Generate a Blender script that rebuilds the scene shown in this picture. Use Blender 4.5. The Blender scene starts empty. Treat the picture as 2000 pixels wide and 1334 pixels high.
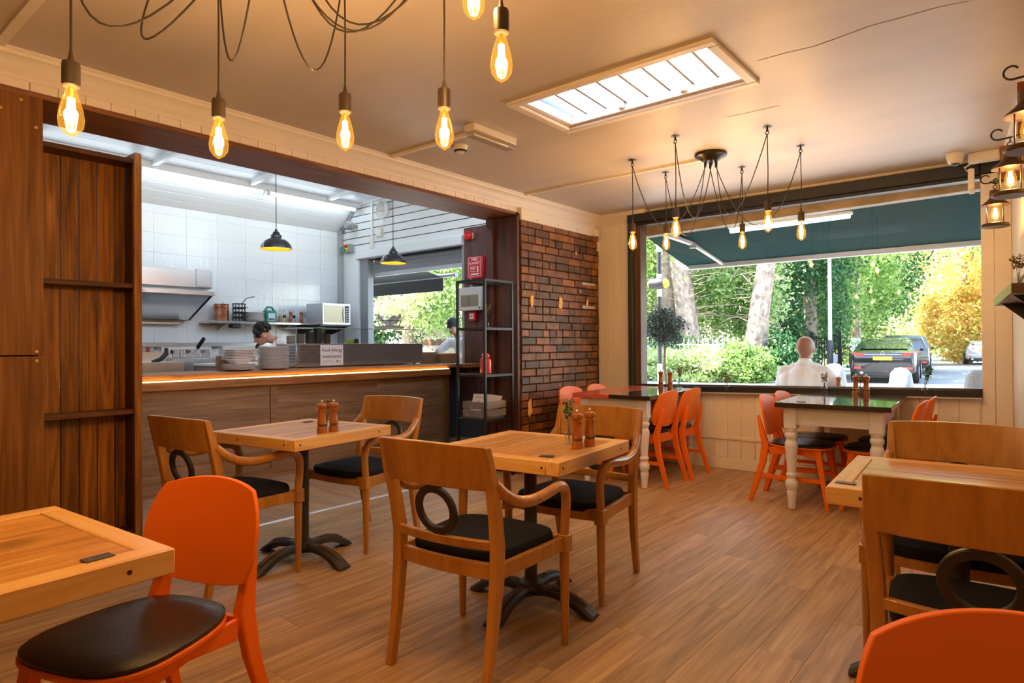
import bpy, math, random
import numpy as np
from mathutils import Vector, Matrix, Euler
random.seed(7); np.random.seed(7)
SC = bpy.context.scene
COL = SC.collection
PI = math.pi
R = math.radians

# ------------------------------------------------------------------ camera, world, sun, exposure
YAW, PITCH, ROLL, FPX = R(39.4226), R(0.2659), R(-0.3645), 1242.72
_f = Vector((-math.sin(YAW)*math.cos(PITCH), math.cos(YAW)*math.cos(PITCH), math.sin(PITCH)))
_r = _f.cross(Vector((0, 0, 1))).normalized(); _u = _r.cross(_f)
_c, _s = math.cos(ROLL), math.sin(ROLL)
_R = _c*_r + _s*_u; _U = -_s*_r + _c*_u
cam = bpy.data.cameras.new('camera'); cam.sensor_width = 36; cam.sensor_fit = 'HORIZONTAL'
cam.lens = FPX/2000*36; cam.clip_start = 0.03; cam.clip_end = 400
camo = bpy.data.objects.new('camera', cam); COL.objects.link(camo)
M = Matrix((_R, _U, -_f)).transposed().to_4x4(); M.translation = (0, 0, 1.22)
camo.matrix_world = M
SC.camera = camo
SC.view_settings.view_transform = 'Standard'; SC.view_settings.look = 'None'
SC.view_settings.exposure = 1.33; SC.view_settings.gamma = 1.0
SC.view_settings.use_curve_mapping = False
SC.cycles.use_denoising = True
SC.cycles.max_bounces = 9; SC.cycles.transparent_max_bounces = 24
SC.cycles.diffuse_bounces = 5; SC.cycles.glossy_bounces = 4; SC.cycles.transmission_bounces = 6
SC.cycles.sample_clamp_indirect = 4.0
SC.cycles.caustics_reflective = False; SC.cycles.caustics_refractive = False

SUN_ELEV, SUN_AZ = R(48), R(-118)
world = bpy.data.worlds.new('sky'); SC.world = world; world.use_nodes = True
_n = world.node_tree.nodes; _n.clear()
_o = _n.new('ShaderNodeOutputWorld'); _b = _n.new('ShaderNodeBackground'); _sk = _n.new('ShaderNodeTexSky')
_sk.sky_type = 'NISHITA'; _sk.sun_disc = False; _sk.sun_elevation = SUN_ELEV; _sk.sun_rotation = SUN_AZ
_sk.air_density = 1.3; _sk.dust_density = 2.0; _sk.ozone_density = 1.0
_b.inputs['Strength'].default_value = 0.55
world.node_tree.links.new(_sk.outputs[0], _b.inputs[0]); world.node_tree.links.new(_b.outputs[0], _o.inputs[0])
sun = bpy.data.lights.new('sun', 'SUN'); sun.energy = 14.0; sun.angle = R(0.6); sun.color = (1.0, .93, .80)
suno = bpy.data.objects.new('sun', sun); COL.objects.link(suno)
# the sun stands behind and to the left of the shop
_sd = Vector((math.sin(SUN_AZ)*math.cos(SUN_ELEV), math.cos(SUN_AZ)*math.cos(SUN_ELEV), math.sin(SUN_ELEV)))
suno.rotation_euler = _sd.to_track_quat('Z', 'Y').to_euler(); suno.location = _sd*40
WARM = (1.0, .60, .31); BULB_W = 5.2; COLD = (.78, .91, 1.0); TUBE_E = 7.0

# ------------------------------------------------------------------ mesh builder
class MB:
    def __init__(s): s.v = []; s.f = []
    def add(s, vs, fs):
        n = len(s.v); s.v += [tuple(p) for p in vs]; s.f += [tuple(i+n for i in f) for f in fs]; return s
    def box(s, x0, x1, y0, y1, z0, z1):
        if x0 > x1: x0, x1 = x1, x0
        if y0 > y1: y0, y1 = y1, y0
        if z0 > z1: z0, z1 = z1, z0
        return s.add([(x0,y0,z0),(x1,y0,z0),(x1,y1,z0),(x0,y1,z0),(x0,y0,z1),(x1,y0,z1),(x1,y1,z1),(x0,y1,z1)],
                     [(3,2,1,0),(4,5,6,7),(0,1,5,4),(1,2,6,5),(2,3,7,6),(3,0,4,7)])
    def hexa(s, p):   # 8 corner points, bottom 4 then top 4
        return s.add(p, [(3,2,1,0),(4,5,6,7),(0,1,5,4),(1,2,6,5),(2,3,7,6),(3,0,4,7)])
    def prism(s, poly, d):   # polygon of 3-D points swept by vector d
        n = len(poly); a = [Vector(p) for p in poly]; b = [p+Vector(d) for p in a]
        nv = sum(((a[i].cross(a[(i+1) % n])) for i in range(n)), Vector())
        flip = nv.dot(Vector(d)) > 0
        fs = [tuple(range(n)), tuple(range(2*n-1, n-1, -1))]+[(i, n+i, n+(i+1) % n, (i+1) % n) for i in range(n)]
        if flip: fs = [tuple(reversed(f)) for f in fs]
        return s.add(a+b, fs)
    def lathe(s, prof, n=20, c=(0,0,0), ax='z', cap=True):
        vs = []; fs = []; m = len(prof)
        for r, z in prof:
            for k in range(n):
                a = 2*PI*k/n; p = (r*math.cos(a), r*math.sin(a), z)
                if ax == 'x': p = (p[2], p[0], p[1])
                if ax == 'y': p = (p[1], p[2], p[0])
                vs.append((p[0]+c[0], p[1]+c[1], p[2]+c[2]))
        for i in range(m-1):
            for k in range(n):
                k2 = (k+1) % n; fs.append((i*n+k, i*n+k2, (i+1)*n+k2, (i+1)*n+k))
        if cap:
            fs.append(tuple(reversed(range(n)))); fs.append(tuple((m-1)*n+k for k in range(n)))
        return s.add(vs, fs)
    def ring(s, R0, r, n=24, m=8, c=(0,0,0), ax='z', sq=None):   # torus; sq=(dr,dz) gives a rectangular section
        vs = []; fs = []
        sec = [(r*math.cos(2*PI*j/m), r*math.sin(2*PI*j/m)) for j in range(m)] if sq is None else [(-sq[0],-sq[1]),(sq[0],-sq[1]),(sq[0],sq[1]),(-sq[0],sq[1])]
        m = len(sec)
        for k in range(n):
            a = 2*PI*k/n
            for dr, dz in sec:
                p = ((R0+dr)*math.cos(a), (R0+dr)*math.sin(a), dz)
                if ax == 'x': p = (p[2], p[0], p[1])
                if ax == 'y': p = (p[1], p[2], p[0])
                vs.append((p[0]+c[0], p[1]+c[1], p[2]+c[2]))
        for k in range(n):
            for j in range(m):
                fs.append((k*m+j, ((k+1) % n)*m+j, ((k+1) % n)*m+(j+1) % m, k*m+(j+1) % m))
        return s.add(vs, fs)
    def tube(s, path, r, n=8, sx=1.0, up=(0,0,1)):   # r: number or list; sx flattens along the side direction
        P = [Vector(p) for p in path]; m = len(P); rr = r if isinstance(r, (list, tuple)) else [r]*m
        vs = []; fs = []; U = None
        for i in range(m):
            t = (P[min(i+1, m-1)]-P[max(i-1, 0)]).normalized()
            if U is None:
                a = Vector(up)
                if abs(t.dot(a)) > .95: a = Vector((1,0,0))
                U = (a-t*a.dot(t)).normalized()
            else:
                U = (U-t*U.dot(t)).normalized()
            W = t.cross(U)
            for k in range(n):
                a = 2*PI*(k+.5)/n
                vs.append(P[i]+U*(rr[i]*math.sin(a))+W*(rr[i]*sx*math.cos(a)))
        for i in range(m-1):
            for k in range(n):
                k2 = (k+1) % n; fs.append((i*n+k, i*n+k2, (i+1)*n+k2, (i+1)*n+k))
        fs.append(tuple(reversed(range(n)))); fs.append(tuple((m-1)*n+k for k in range(n)))
        return s.add(vs, fs)
    def rod(s, a, b, r, n=8): return s.tube([a, b], r, n)
    def bar(s, a, b, w, h, up=(0,0,1)):   # rectangular bar from a to b
        a, b = Vector(a), Vector(b); t = (b-a).normalized(); u = Vector(up)
        if abs(t.dot(u)) > .95: u = Vector((1,0,0))
        u = (u-t*u.dot(t)).normalized(); w_ = t.cross(u)
        c = [(-1,-1),(1,-1),(1,1),(-1,1)]
        return s.hexa([a+w_*(i*w/2)+u*(j*h/2) for i, j in c]+[b+w_*(i*w/2)+u*(j*h/2) for i, j in c])
    def grid(s, fn, nu, nv, close_u=False):
        vs = [fn(i/nu, j/nv) for j in range(nv+1) for i in range(nu+1)]
        fs = [(j*(nu+1)+i, j*(nu+1)+i+1, (j+1)*(nu+1)+i+1, (j+1)*(nu+1)+i) for j in range(nv) for i in range(nu)]
        return s.add(vs, fs)
    def slab(s, fn, nu, nv):   # fn(u,v) -> (front point, back point): a closed curved plate
        A = []; B = []
        for j in range(nv+1):
            for i in range(nu+1):
                a, b = fn(i/nu, j/nv); A.append(a); B.append(b)
        n = len(A); w = nu+1; fs = []
        for j in range(nv):
            for i in range(nu):
                q = (j*w+i, j*w+i+1, (j+1)*w+i+1, (j+1)*w+i)
                fs.append(q); fs.append(tuple(n+k for k in reversed(q)))
        edge = [i for i in range(nu+1)]+[j*w+nu for j in range(1, nv+1)]+[nv*w+i for i in range(nu-1, -1, -1)]+[j*w for j in range(nv-1, 0, -1)]
        for a, b in zip(edge, edge[1:]+edge[:1]): fs.append((b, a, n+a, n+b))
        return s.add(A+B, fs)
    def pad(s, outline, z0, z1, dome=0.0, rings=5, edge=.012):   # upholstered pad: outline (x,y), rounded top edge
        n = len(outline); cx = sum(p[0] for p in outline)/n; cy = sum(p[1] for p in outline)/n
        lev = [(1-.02, z0), (1, z0+(z1-z0)*.35), (1, z0+(z1-z0)*.6), (1-edge*2, z1-(z1-z0)*.1)]
        for k in range(1, rings+1):
            q = (1-edge*5)*(1-k/(rings+.0)) if k < rings else 0.02
            lev.append((max(q, .02), z1+dome*(1-max(q, .02)**2)))
        vs = []; fs = []
        for q, z in lev:
            for x, y in outline: vs.append((cx+(x-cx)*q, cy+(y-cy)*q, z))
        for i in range(len(lev)-1):
            for k in range(n): k2 = (k+1) % n; fs.append((i*n+k, i*n+k2, (i+1)*n+k2, (i+1)*n+k))
        fs.append(tuple(reversed(range(n)))); fs.append(tuple((len(lev)-1)*n+k for k in range(n)))
        return s.add(vs, fs)
    def xf(s, mat, start=0):
        s.v[start:] = [tuple(mat @ Vector(p)) for p in s.v[start:]]; return s
    def mesh(s, name, smooth=35):
        me = bpy.data.meshes.new(name); me.from_pydata(s.v, [], s.f); me.update()
        if smooth and len(s.f):
            me.polygons.foreach_set('use_smooth', [True]*len(me.polygons)); me.set_sharp_from_angle(angle=R(smooth))
        return me

def outline_super(w0, w1, d0, d1, n=32, e=2.6):   # rounded outline: half width w0 at the back (d0) to w1 at the front (d1)
    o = []
    for k in range(n):
        a = 2*PI*k/n; c, s_ = math.cos(a), math.sin(a)
        x = math.copysign(abs(c)**(2/e), c); y = math.copysign(abs(s_)**(2/e), s_)
        w = w0+(w1-w0)*(y+1)/2; o.append((x*w, d0+(d1-d0)*(y+1)/2))
    return o

def link(name, me, mat, parent=None, loc=(0,0,0), rot=(0,0,0), bevel=0, seg=1, kind=None, label=None):
    o = bpy.data.objects.new(name, me); COL.objects.link(o)
    if mat is not None and not me.materials: me.materials.append(mat)
    o.location = loc; o.rotation_euler = rot
    if parent is not None: o.parent = parent
    if bevel:
        b = o.modifiers.new('bevel', 'BEVEL'); b.width = bevel; b.segments = seg; b.limit_method = 'ANGLE'; b.angle_limit = R(40)
    if kind: o['kind'] = kind
    if label: o['label'] = label
    return o
def part(name, mb, mat, parent, loc=(0,0,0), rot=(0,0,0), bevel=0, seg=1, kind=None, label=None, smooth=35):
    return link(name, mb.mesh(name, smooth), mat, parent, loc, rot, bevel, seg, kind, label)
def tag(o, label, cat, group=None):
    o['label'] = label; o['category'] = cat
    if group: o['group'] = group
    return o
def thing(name, label, cat, loc=(0,0,0), rz=0, group=None):
    o = bpy.data.objects.new(name, None); COL.objects.link(o); o.empty_display_size = .05
    o.location = loc; o.rotation_euler = (0,0,rz)
    return tag(o, label, cat, group)
def solo(name, mb, mat, label, cat, loc=(0,0,0), rot=(0,0,0), group=None, bevel=0, smooth=35, kind=None):
    return tag(link(name, mb.mesh(name, smooth), mat, None, loc, rot, bevel, 1, kind), label, cat, group)
def struct(name, mb, mat, parent=None, bevel=0, loc=(0,0,0), smooth=35):
    o = link(name, mb.mesh(name, smooth), mat, parent, loc, bevel=bevel)
    if parent is None: o['kind'] = 'structure'
    return o
def dup(root, loc, rz=None, label=None, group=None):
    def cp(o, par):
        c = o.copy(); COL.objects.link(c)
        if par is not None: c.parent = par
        for ch in o.children: cp(ch, c)
        return c
    r = cp(root, None); r.location = loc
    if rz is not None: r.rotation_euler = (0,0,rz)
    if label: r['label'] = label
    if group: r['group'] = group
    return r

# ------------------------------------------------------------------ materials
def srgb(*c): return tuple(((x/255)/12.92 if x/255 <= .04045 else ((x/255+.055)/1.055)**2.4) for x in c)
def nm(name):
    m = bpy.data.materials.new(name); m.use_nodes = True; nt = m.node_tree
    return m, nt, nt.nodes, nt.links, nt.nodes['Principled BSDF']
def flat(name, c, rough=.5, metal=0.0, spec=.5, coat=0, emis=None, es=0, var=0, bump=0, bscale=60):
    m, nt, N, L, P = nm(name)
    P.inputs['Base Color'].default_value = (*c, 1); P.inputs['Roughness'].default_value = rough; P.inputs['Metallic'].default_value = metal
    P.inputs['Specular IOR Level'].default_value = spec; P.inputs['Coat Weight'].default_value = coat
    if emis: P.inputs['Emission Color'].default_value = (*emis, 1); P.inputs['Emission Strength'].default_value = es
    if var or bump:
        tc = N.new('ShaderNodeTexCoord'); no = N.new('ShaderNodeTexNoise'); no.inputs['Scale'].default_value = bscale; no.inputs['Detail'].default_value = 5
        L.new(tc.outputs['Object'], no.inputs['Vector'])
        if var:
            n2 = N.new('ShaderNodeTexNoise'); n2.inputs['Scale'].default_value = 4; n2.inputs['Detail'].default_value = 4
            oi = N.new('ShaderNodeObjectInfo'); L.new(tc.outputs['Object'], n2.inputs['Vector'])
            ad = N.new('ShaderNodeMath'); ad.operation = 'ADD'; L.new(n2.outputs[0], ad.inputs[0]); L.new(oi.outputs['Random'], ad.inputs[1])
            mr = N.new('ShaderNodeMapRange'); mr.inputs[1].default_value = .3; mr.inputs[2].default_value = 1.7
            mr.inputs[3].default_value = 1-var; mr.inputs[4].default_value = 1+var; L.new(ad.outputs[0], mr.inputs[0])
            hs = N.new('ShaderNodeHueSaturation'); hs.inputs['Color'].default_value = (*c, 1); L.new(mr.outputs[0], hs.inputs['Value']); L.new(hs.outputs[0], P.inputs['Base Color'])
        if bump:
            bp = N.new('ShaderNodeBump'); bp.inputs['Strength'].default_value = bump; bp.inputs['Distance'].default_value = .01
            L.new(no.outputs[0], bp.inputs['Height']); L.new(bp.outputs[0], P.inputs['Normal'])
    return m
def wood(name, ca, cb, cc, ax=1, scale=1.0, rough=.45, var=.18, coat=0, knots=0, spec=.4, bump=.15):
    """grain runs along object axis ax; every object gets its own offset and tint"""
    m, nt, N, L, P = nm(name)
    tc = N.new('ShaderNodeTexCoord'); oi = N.new('ShaderNodeObjectInfo')
    off = N.new('ShaderNodeVectorMath'); off.operation = 'MULTIPLY_ADD'; off.inputs[1].default_value = (37, 53, 29)
    cx = N.new('ShaderNodeCombineXYZ')
    for i in range(3): L.new(oi.outputs['Random'], cx.inputs[i])
    L.new(cx.outputs[0], off.inputs[0]); L.new(tc.outputs['Object'], off.inputs[2])
    mp = N.new('ShaderNodeMapping'); sc = [14*scale]*3; sc[ax] = .9*scale; mp.inputs['Scale'].default_value = sc
    L.new(off.outputs[0], mp.inputs['Vector'])
    n1 = N.new('ShaderNodeTexNoise'); n1.inputs['Scale'].default_value = 1.6; n1.inputs['Detail'].default_value = 7; n1.inputs['Roughness'].default_value = .62; n1.inputs['Distortion'].default_value = 1.2
    L.new(mp.outputs[0], n1.inputs['Vector'])
    mp2 = N.new('ShaderNodeMapping'); s2 = [90*scale]*3; s2[ax] = 3*scale; mp2.inputs['Scale'].default_value = s2; L.new(off.outputs[0], mp2.inputs['Vector'])
    n2 = N.new('ShaderNodeTexNoise'); n2.inputs['Scale'].default_value = 1; n2.inputs['Detail'].default_value = 3; L.new(mp2.outputs[0], n2.inputs['Vector'])
    mx = N.new('ShaderNodeMath'); mx.operation = 'MULTIPLY_ADD'; mx.inputs[1].default_value = .35; L.new(n2.outputs[0], mx.inputs[0]); L.new(n1.outputs[0], mx.inputs[2])
    cr = N.new('ShaderNodeValToRGB'); e = cr.color_ramp.elements
    e[0].position = .42; e[0].color = (*ca, 1); e[1].position = .92; e[1].color = (*cc, 1); q = e.new(.66); q.color = (*cb, 1)
    L.new(mx.outputs[0], cr.inputs[0]); col = cr.outputs[0]
    if knots:
        vo = N.new('ShaderNodeTexVoronoi'); vo.inputs['Scale'].default_value = knots; mk = N.new('ShaderNodeMapping'); ks = [1]*3; ks[ax] = .45; mk.inputs['Scale'].default_value = ks
        L.new(off.outputs[0], mk.inputs['Vector']); L.new(mk.outputs[0], vo.inputs['Vector'])
        k2 = N.new('ShaderNodeValToRGB'); k2.color_ramp.elements[0].position = .04; k2.color_ramp.elements[0].color = (.12, .10, .09, 1); k2.color_ramp.elements[1].position = .17; k2.color_ramp.elements[1].color = (1, 1, 1, 1)
        L.new(vo.outputs['Distance'], k2.inputs[0])
        mm = N.new('ShaderNodeMix'); mm.data_type = 'RGBA'; mm.blend_type = 'MULTIPLY'; mm.inputs[0].default_value = .85; L.new(col, mm.inputs[6]); L.new(k2.outputs[0], mm.inputs[7]); col = mm.outputs[2]
    hs = N.new('ShaderNodeHueSaturation'); mr = N.new('ShaderNodeMapRange'); mr.inputs[3].default_value = 1-var; mr.inputs[4].default_value = 1+var
    L.new(oi.outputs['Random'], mr.inputs[0]); L.new(mr.outputs[0], hs.inputs['Value']); L.new(col, hs.inputs['Color']); L.new(hs.outputs[0], P.inputs['Base Color'])
    P.inputs['Roughness'].default_value = rough; P.inputs['Coat Weight'].default_value = coat; P.inputs['Coat Roughness'].default_value = .15; P.inputs['Specular IOR Level'].default_value = spec
    if bump:
        bp = N.new('ShaderNodeBump'); bp.inputs['Strength'].default_value = bump; bp.inputs['Distance'].default_value = .004; L.new(mx.outputs[0], bp.inputs['Height']); L.new(bp.outputs[0], P.inputs['Normal'])
    return m
def glass(name, tint=(1,1,1), refl=.9, rough=0.0, f0=1.45):
    m, nt, N, L, P = nm(name); N.remove(P)
    out = N['Material Output']; t = N.new('ShaderNodeBsdfTransparent'); t.inputs[0].default_value = (*tint, 1)
    g = N.new('ShaderNodeBsdfGlossy'); g.inputs['Roughness'].default_value = rough; g.inputs['Color'].default_value = (refl, refl, refl, 1)
    fr = N.new('ShaderNodeFresnel'); fr.inputs['IOR'].default_value = f0; mx = N.new('ShaderNodeMixShader')
    ge = N.new('ShaderNodeNewGeometry'); iv = N.new('ShaderNodeMath'); iv.operation = 'SUBTRACT'; iv.inputs[0].default_value = 1; L.new(ge.outputs['Backfacing'], iv.inputs[1])
    ml = N.new('ShaderNodeMath'); ml.operation = 'MULTIPLY'; L.new(fr.outputs[0], ml.inputs[0]); L.new(iv.outputs[0], ml.inputs[1]); L.new(ml.outputs[0], mx.inputs[0]); L.new(t.outputs[0], mx.inputs[1]); L.new(g.outputs[0], mx.inputs[2]); L.new(mx.outputs[0], out.inputs[0])
    return m
def glow(name, c, s):
    m, nt, N, L, P = nm(name); N.remove(P); e = N.new('ShaderNodeEmission'); e.inputs[0].default_value = (*c, 1); e.inputs[1].default_value = s
    L.new(e.outputs[0], N['Material Output'].inputs[0]); return m
def leafmat(name, cols, trans=.5):
    m, nt, N, L, P = nm(name); g = N.new('ShaderNodeNewGeometry'); cr = N.new('ShaderNodeValToRGB')
    e = cr.color_ramp.elements; e[0].color = (*cols[0], 1); e[1].color = (*cols[-1], 1)
    for i, c in enumerate(cols[1:-1]): q = e.new((i+1)/(len(cols)-1)); q.color = (*c, 1)
    L.new(g.outputs['Random Per Island'], cr.inputs[0]); L.new(cr.outputs[0], P.inputs['Base Color']); P.inputs['Roughness'].default_value = .38
    tr = N.new('ShaderNodeBsdfTranslucent'); L.new(cr.outputs[0], tr.inputs[0]); mx = N.new('ShaderNodeMixShader'); mx.inputs[0].default_value = trans
    L.new(P.outputs[0], mx.inputs[1]); L.new(tr.outputs[0], mx.inputs[2]); L.new(mx.outputs[0], N['Material Output'].inputs[0]); return m
def brickmat():
    m, nt, N, L, P = nm('brick face'); tc = N.new('ShaderNodeTexCoord'); oi = N.new('ShaderNodeObjectInfo')
    cr = N.new('ShaderNodeValToRGB'); e = cr.color_ramp.elements; e[0].color = (*srgb(82,60,36), 1); e[1].color = (*srgb(164,102,46), 1)
    for p, c in ((.2, (100,70,40)), (.4, (116,78,42)), (.6, (126,82,42)), (.8, (144,90,44)), (.9, (108,74,42))): q = e.new(p); q.color = (*srgb(*c), 1)
    L.new(oi.outputs['Random'], cr.inputs[0])
    ge = N.new('ShaderNodeNewGeometry')
    no = N.new('ShaderNodeTexNoise'); no.inputs['Scale'].default_value = 9; no.inputs['Detail'].default_value = 8; L.new(ge.outputs['Position'], no.inputs['Vector'])
    c2 = N.new('ShaderNodeValToRGB'); c2.color_ramp.elements[0].position = .35; c2.color_ramp.elements[0].color = (.52, .48, .42, 1); c2.color_ramp.elements[1].position = .62; c2.color_ramp.elements[1].color = (1.15, 1.1, 1.0, 1)
    L.new(no.outputs[0], c2.inputs[0]); mm = N.new('ShaderNodeMix'); mm.data_type = 'RGBA'; mm.blend_type = 'MULTIPLY'; mm.inputs[0].default_value = .9
    L.new(cr.outputs[0], mm.inputs[6]); L.new(c2.outputs[0], mm.inputs[7])
    n3 = N.new('ShaderNodeTexNoise'); n3.inputs['Scale'].default_value = 26; n3.inputs['Detail'].default_value = 6; L.new(ge.outputs['Position'], n3.inputs['Vector'])
    c3 = N.new('ShaderNodeValToRGB'); c3.color_ramp.elements[0].position = .62; c3.color_ramp.elements[0].color = (0,0,0,1); c3.color_ramp.elements[1].position = .74; c3.color_ramp.elements[1].color = (.7,.7,.7,1)
    L.new(n3.outputs[0], c3.inputs[0]); m2 = N.new('ShaderNodeMix'); m2.data_type = 'RGBA'; m2.inputs[7].default_value = (*srgb(156,128,94), 1)
    L.new(c3.outputs[0], m2.inputs[0]); L.new(mm.outputs[2], m2.inputs[6]); L.new(m2.outputs[2], P.inputs['Base Color']); P.inputs['Roughness'].default_value = .55
    bp = N.new('ShaderNodeBump'); bp.inputs['Strength'].default_value = .6; bp.inputs['Distance'].default_value = .006; L.new(n3.outputs[0], bp.inputs['Height']); L.new(bp.outputs[0], P.inputs['Normal'])
    return m
def plaster(name, c, sc=1.2, amt=.10, rough=.6, bump=.25):
    m, nt, N, L, P = nm(name); ge = N.new('ShaderNodeNewGeometry'); mp = N.new('ShaderNodeMapping'); mp.inputs['Scale'].default_value = (.5, 2.2, 1); mp.inputs['Rotation'].default_value = (0, 0, .25)
    no = N.new('ShaderNodeTexNoise'); no.inputs['Scale'].default_value = sc; no.inputs['Detail'].default_value = 6; L.new(ge.outputs['Position'], mp.inputs[0]); L.new(mp.outputs[0], no.inputs['Vector'])
    mr = N.new('ShaderNodeMapRange'); mr.inputs[1].default_value = .3; mr.inputs[2].default_value = .7; mr.inputs[3].default_value = 1-amt; mr.inputs[4].default_value = 1+amt*.5; L.new(no.outputs[0], mr.inputs[0])
    hs = N.new('ShaderNodeHueSaturation'); hs.inputs['Color'].default_value = (*c, 1); L.new(mr.outputs[0], hs.inputs['Value']); L.new(hs.outputs[0], P.inputs['Base Color'])
    P.inputs['Roughness'].default_value = rough
    n2 = N.new('ShaderNodeTexNoise'); n2.inputs['Scale'].default_value = 90; n2.inputs['Detail'].default_value = 3; L.new(ge.outputs['Position'], n2.inputs['Vector'])
    a = N.new('ShaderNodeMath'); a.operation = 'MULTIPLY_ADD'; a.inputs[1].default_value = 6.0; L.new(no.outputs[0], a.inputs[0]); L.new(n2.outputs[0], a.inputs[2])
    bp = N.new('ShaderNodeBump'); bp.inputs['Strength'].default_value = bump; bp.inputs['Distance'].default_value = .006; L.new(a.outputs[0], bp.inputs['Height']); L.new(bp.outputs[0], P.inputs['Normal'])
    return m
CREAM = flat('cream gloss paint', (.81,.77,.71), .42, var=.05, bump=.05, bscale=30)
CEILP = plaster('ceiling paint', (.57,.525,.49), rough=.42, bump=.13)
WALLP = plaster('wall paint', (.72,.67,.59), rough=.5)
WHITE = flat('cold white paint', (.80,.82,.84), .45)
WHITEB = flat('white board paint', (.84,.86,.88), .38, var=.04)
TILE = flat('white wall tile', (.80,.83,.86), .08, spec=.6, bump=.35, bscale=16, var=.03)
GROUT = flat('pale grout', (.74,.76,.79), .6)
BLACK = flat('black metal', (.016,.017,.018), .38, .2)
BLACKM = flat('black plastic', (.012,.012,.013), .5)
DKFRAME = flat('window frame paint', (.020,.023,.034), .35, bump=.1)
DKGREEN = flat('dark green paint', (.03,.045,.038), .45)
STEEL = flat('stainless steel', (.74,.73,.72), .20, .85, bump=.03, bscale=200)
STEELD = flat('brushed steel', (.50,.50,.51), .32, 1.0)
ZINC = flat('galvanised strip', (.62,.60,.58), .4, .9)
MORTAR = flat('sooty mortar', srgb(50,40,30), .95, bump=.8, bscale=45, var=.15)
BRICK = brickmat()
PLYD = wood('stained plywood', srgb(84,50,20), srgb(118,76,34), srgb(148,100,48), ax=2, scale=.8, rough=.5, var=.10, spec=.3)
PLYC = wood('counter plywood', srgb(108,82,62), srgb(140,110,86), srgb(168,138,110), ax=1, scale=.7, rough=.42, var=.08, spec=.4)
PLYP = wood('pier plywood', srgb(58,36,32), srgb(86,54,46), srgb(114,76,64), ax=2, scale=.6, rough=.45, var=.10, spec=.4)
PINE = wood('dark pine board', srgb(76,44,14), srgb(144,90,32), srgb(196,136,58), ax=2, scale=.8, rough=.45, var=.25, knots=2.2, spec=.35)
SHELFW = wood('dark pine shelf', srgb(54,30,12), srgb(92,54,22), srgb(124,78,34), ax=1, rough=.45, var=.12, spec=.3)
LINTEL = wood('lintel timber', srgb(92,58,40), srgb(126,84,58), srgb(154,108,78), ax=1, rough=.5, var=.1)
CHAIRW = wood('honey beech', srgb(150,100,42), srgb(172,118,52), srgb(190,138,66), ax=2, scale=.5, rough=.3, var=.06, coat=.35, bump=.03)
TABLEW = wood('pine table board', srgb(138,90,38), srgb(192,138,64), srgb(214,166,94), ax=1, scale=.9, rough=.38, var=.10, knots=3.2, coat=.15)
RAILW = wood('pine table rail', srgb(198,148,80), srgb(222,176,108), srgb(234,196,132), ax=1, scale=.8, rough=.4, var=.06, knots=1.8, coat=.1)
RAILX = wood('pine table rail across', srgb(198,148,80), srgb(222,176,108), srgb(234,196,132), ax=0, scale=.8, rough=.4, var=.06, knots=1.8, coat=.1)
FLOORW = wood('oak floor plank', srgb(126,98,64), srgb(166,134,94), srgb(196,166,122), ax=1, scale=.75, rough=.42, var=.10, bump=.1, spec=.35)
FLOORX = wood('oak floor plank across', srgb(138,110,84), srgb(166,136,108), srgb(188,158,128), ax=0, scale=.75, rough=.42, var=.12, bump=.1, spec=.35)
COUNTERW = wood('counter top wood', srgb(120,72,36), srgb(160,104,56), srgb(186,130,78), ax=1, rough=.4, var=.05)
ORANGE = flat('orange paint', srgb(236,114,22), .46, spec=.25, var=.05, bump=.02)
LEATHER = flat('black leatherette', (.018,.016,.017), .33, bump=.12, bscale=260)
FABRIC = flat('black seat cloth', (.017,.021,.031), .95, spec=.15, bump=.5, bscale=420)
RINGW = flat('black stained ring', (.022,.019,.016), .42)
IRON = flat('cast iron base', (.045,.042,.040), .5, .35, bump=.25, bscale=90)
WHITEP = flat('white table paint', (.77,.77,.80), .4, bump=.05, var=.03)
GLOSST = flat('dark gloss table top', (.035,.026,.020), .10, coat=.6)
CORAL = flat('coral painted board', srgb(206,92,66), .25, coat=.4)
MILLW = wood('mill wood', srgb(126,68,26), srgb(158,92,40), srgb(178,110,52), ax=2, rough=.3, var=.06, coat=.3, bump=.02)
CLEAR = glass('clear glass', (.93,.95,.94), 1.0, f0=1.6); PANE = glass('window glass', (.985,.99,.985), .95, f0=1.42)
AMBER = glass('amber bulb glass', (1.0,.86,.55), .9, f0=1.4)
GREENG = glass('counter glass', (.975,.99,.98), .9)
_nt = AMBER.node_tree; _mx = [q for q in _nt.nodes if q.type == 'MIX_SHADER'][0]; _ad = _nt.nodes.new('ShaderNodeAddShader'); _em = _nt.nodes.new('ShaderNodeEmission')   # the tinted bulb glows a little
_em.inputs[0].default_value = (1.0,.46,.06,1); _em.inputs[1].default_value = .13
_nt.links.new(_mx.outputs[0], _ad.inputs[0]); _nt.links.new(_em.outputs[0], _ad.inputs[1]); _nt.links.new(_ad.outputs[0], _nt.nodes['Material Output'].inputs[0])
FIL = glow('filament', (1.0,.58,.16), 40); TUBEM = glow('cold tube', COLD, TUBE_E); TUBEH = glow('added cold tube behind lintel', COLD, 11); LEDW = glow('warm strip light', (1.0,.60,.16), 6.5)  # TUBEH serves only the added strips behind the lintel
RED = flat('red plastic', (.62,.015,.012), .35); PAPER = flat('white paper', (.82,.81,.83), .6); INK = flat('black ink', (.012,.012,.014), .6)
CHINA = flat('white china', (.82,.80,.79), .15); GREYW = wood('grey washed crate wood', srgb(92,86,82), srgb(122,114,108), srgb(150,140,130), ax=1, rough=.7, var=.08)
PLASTW = flat('white plastic', (.80,.78,.74), .4); GREY = flat('grey plastic', (.30,.31,.32), .5); CANVAS = flat('green awning canvas', (.006,.046,.046), .85, spec=.1)
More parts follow.
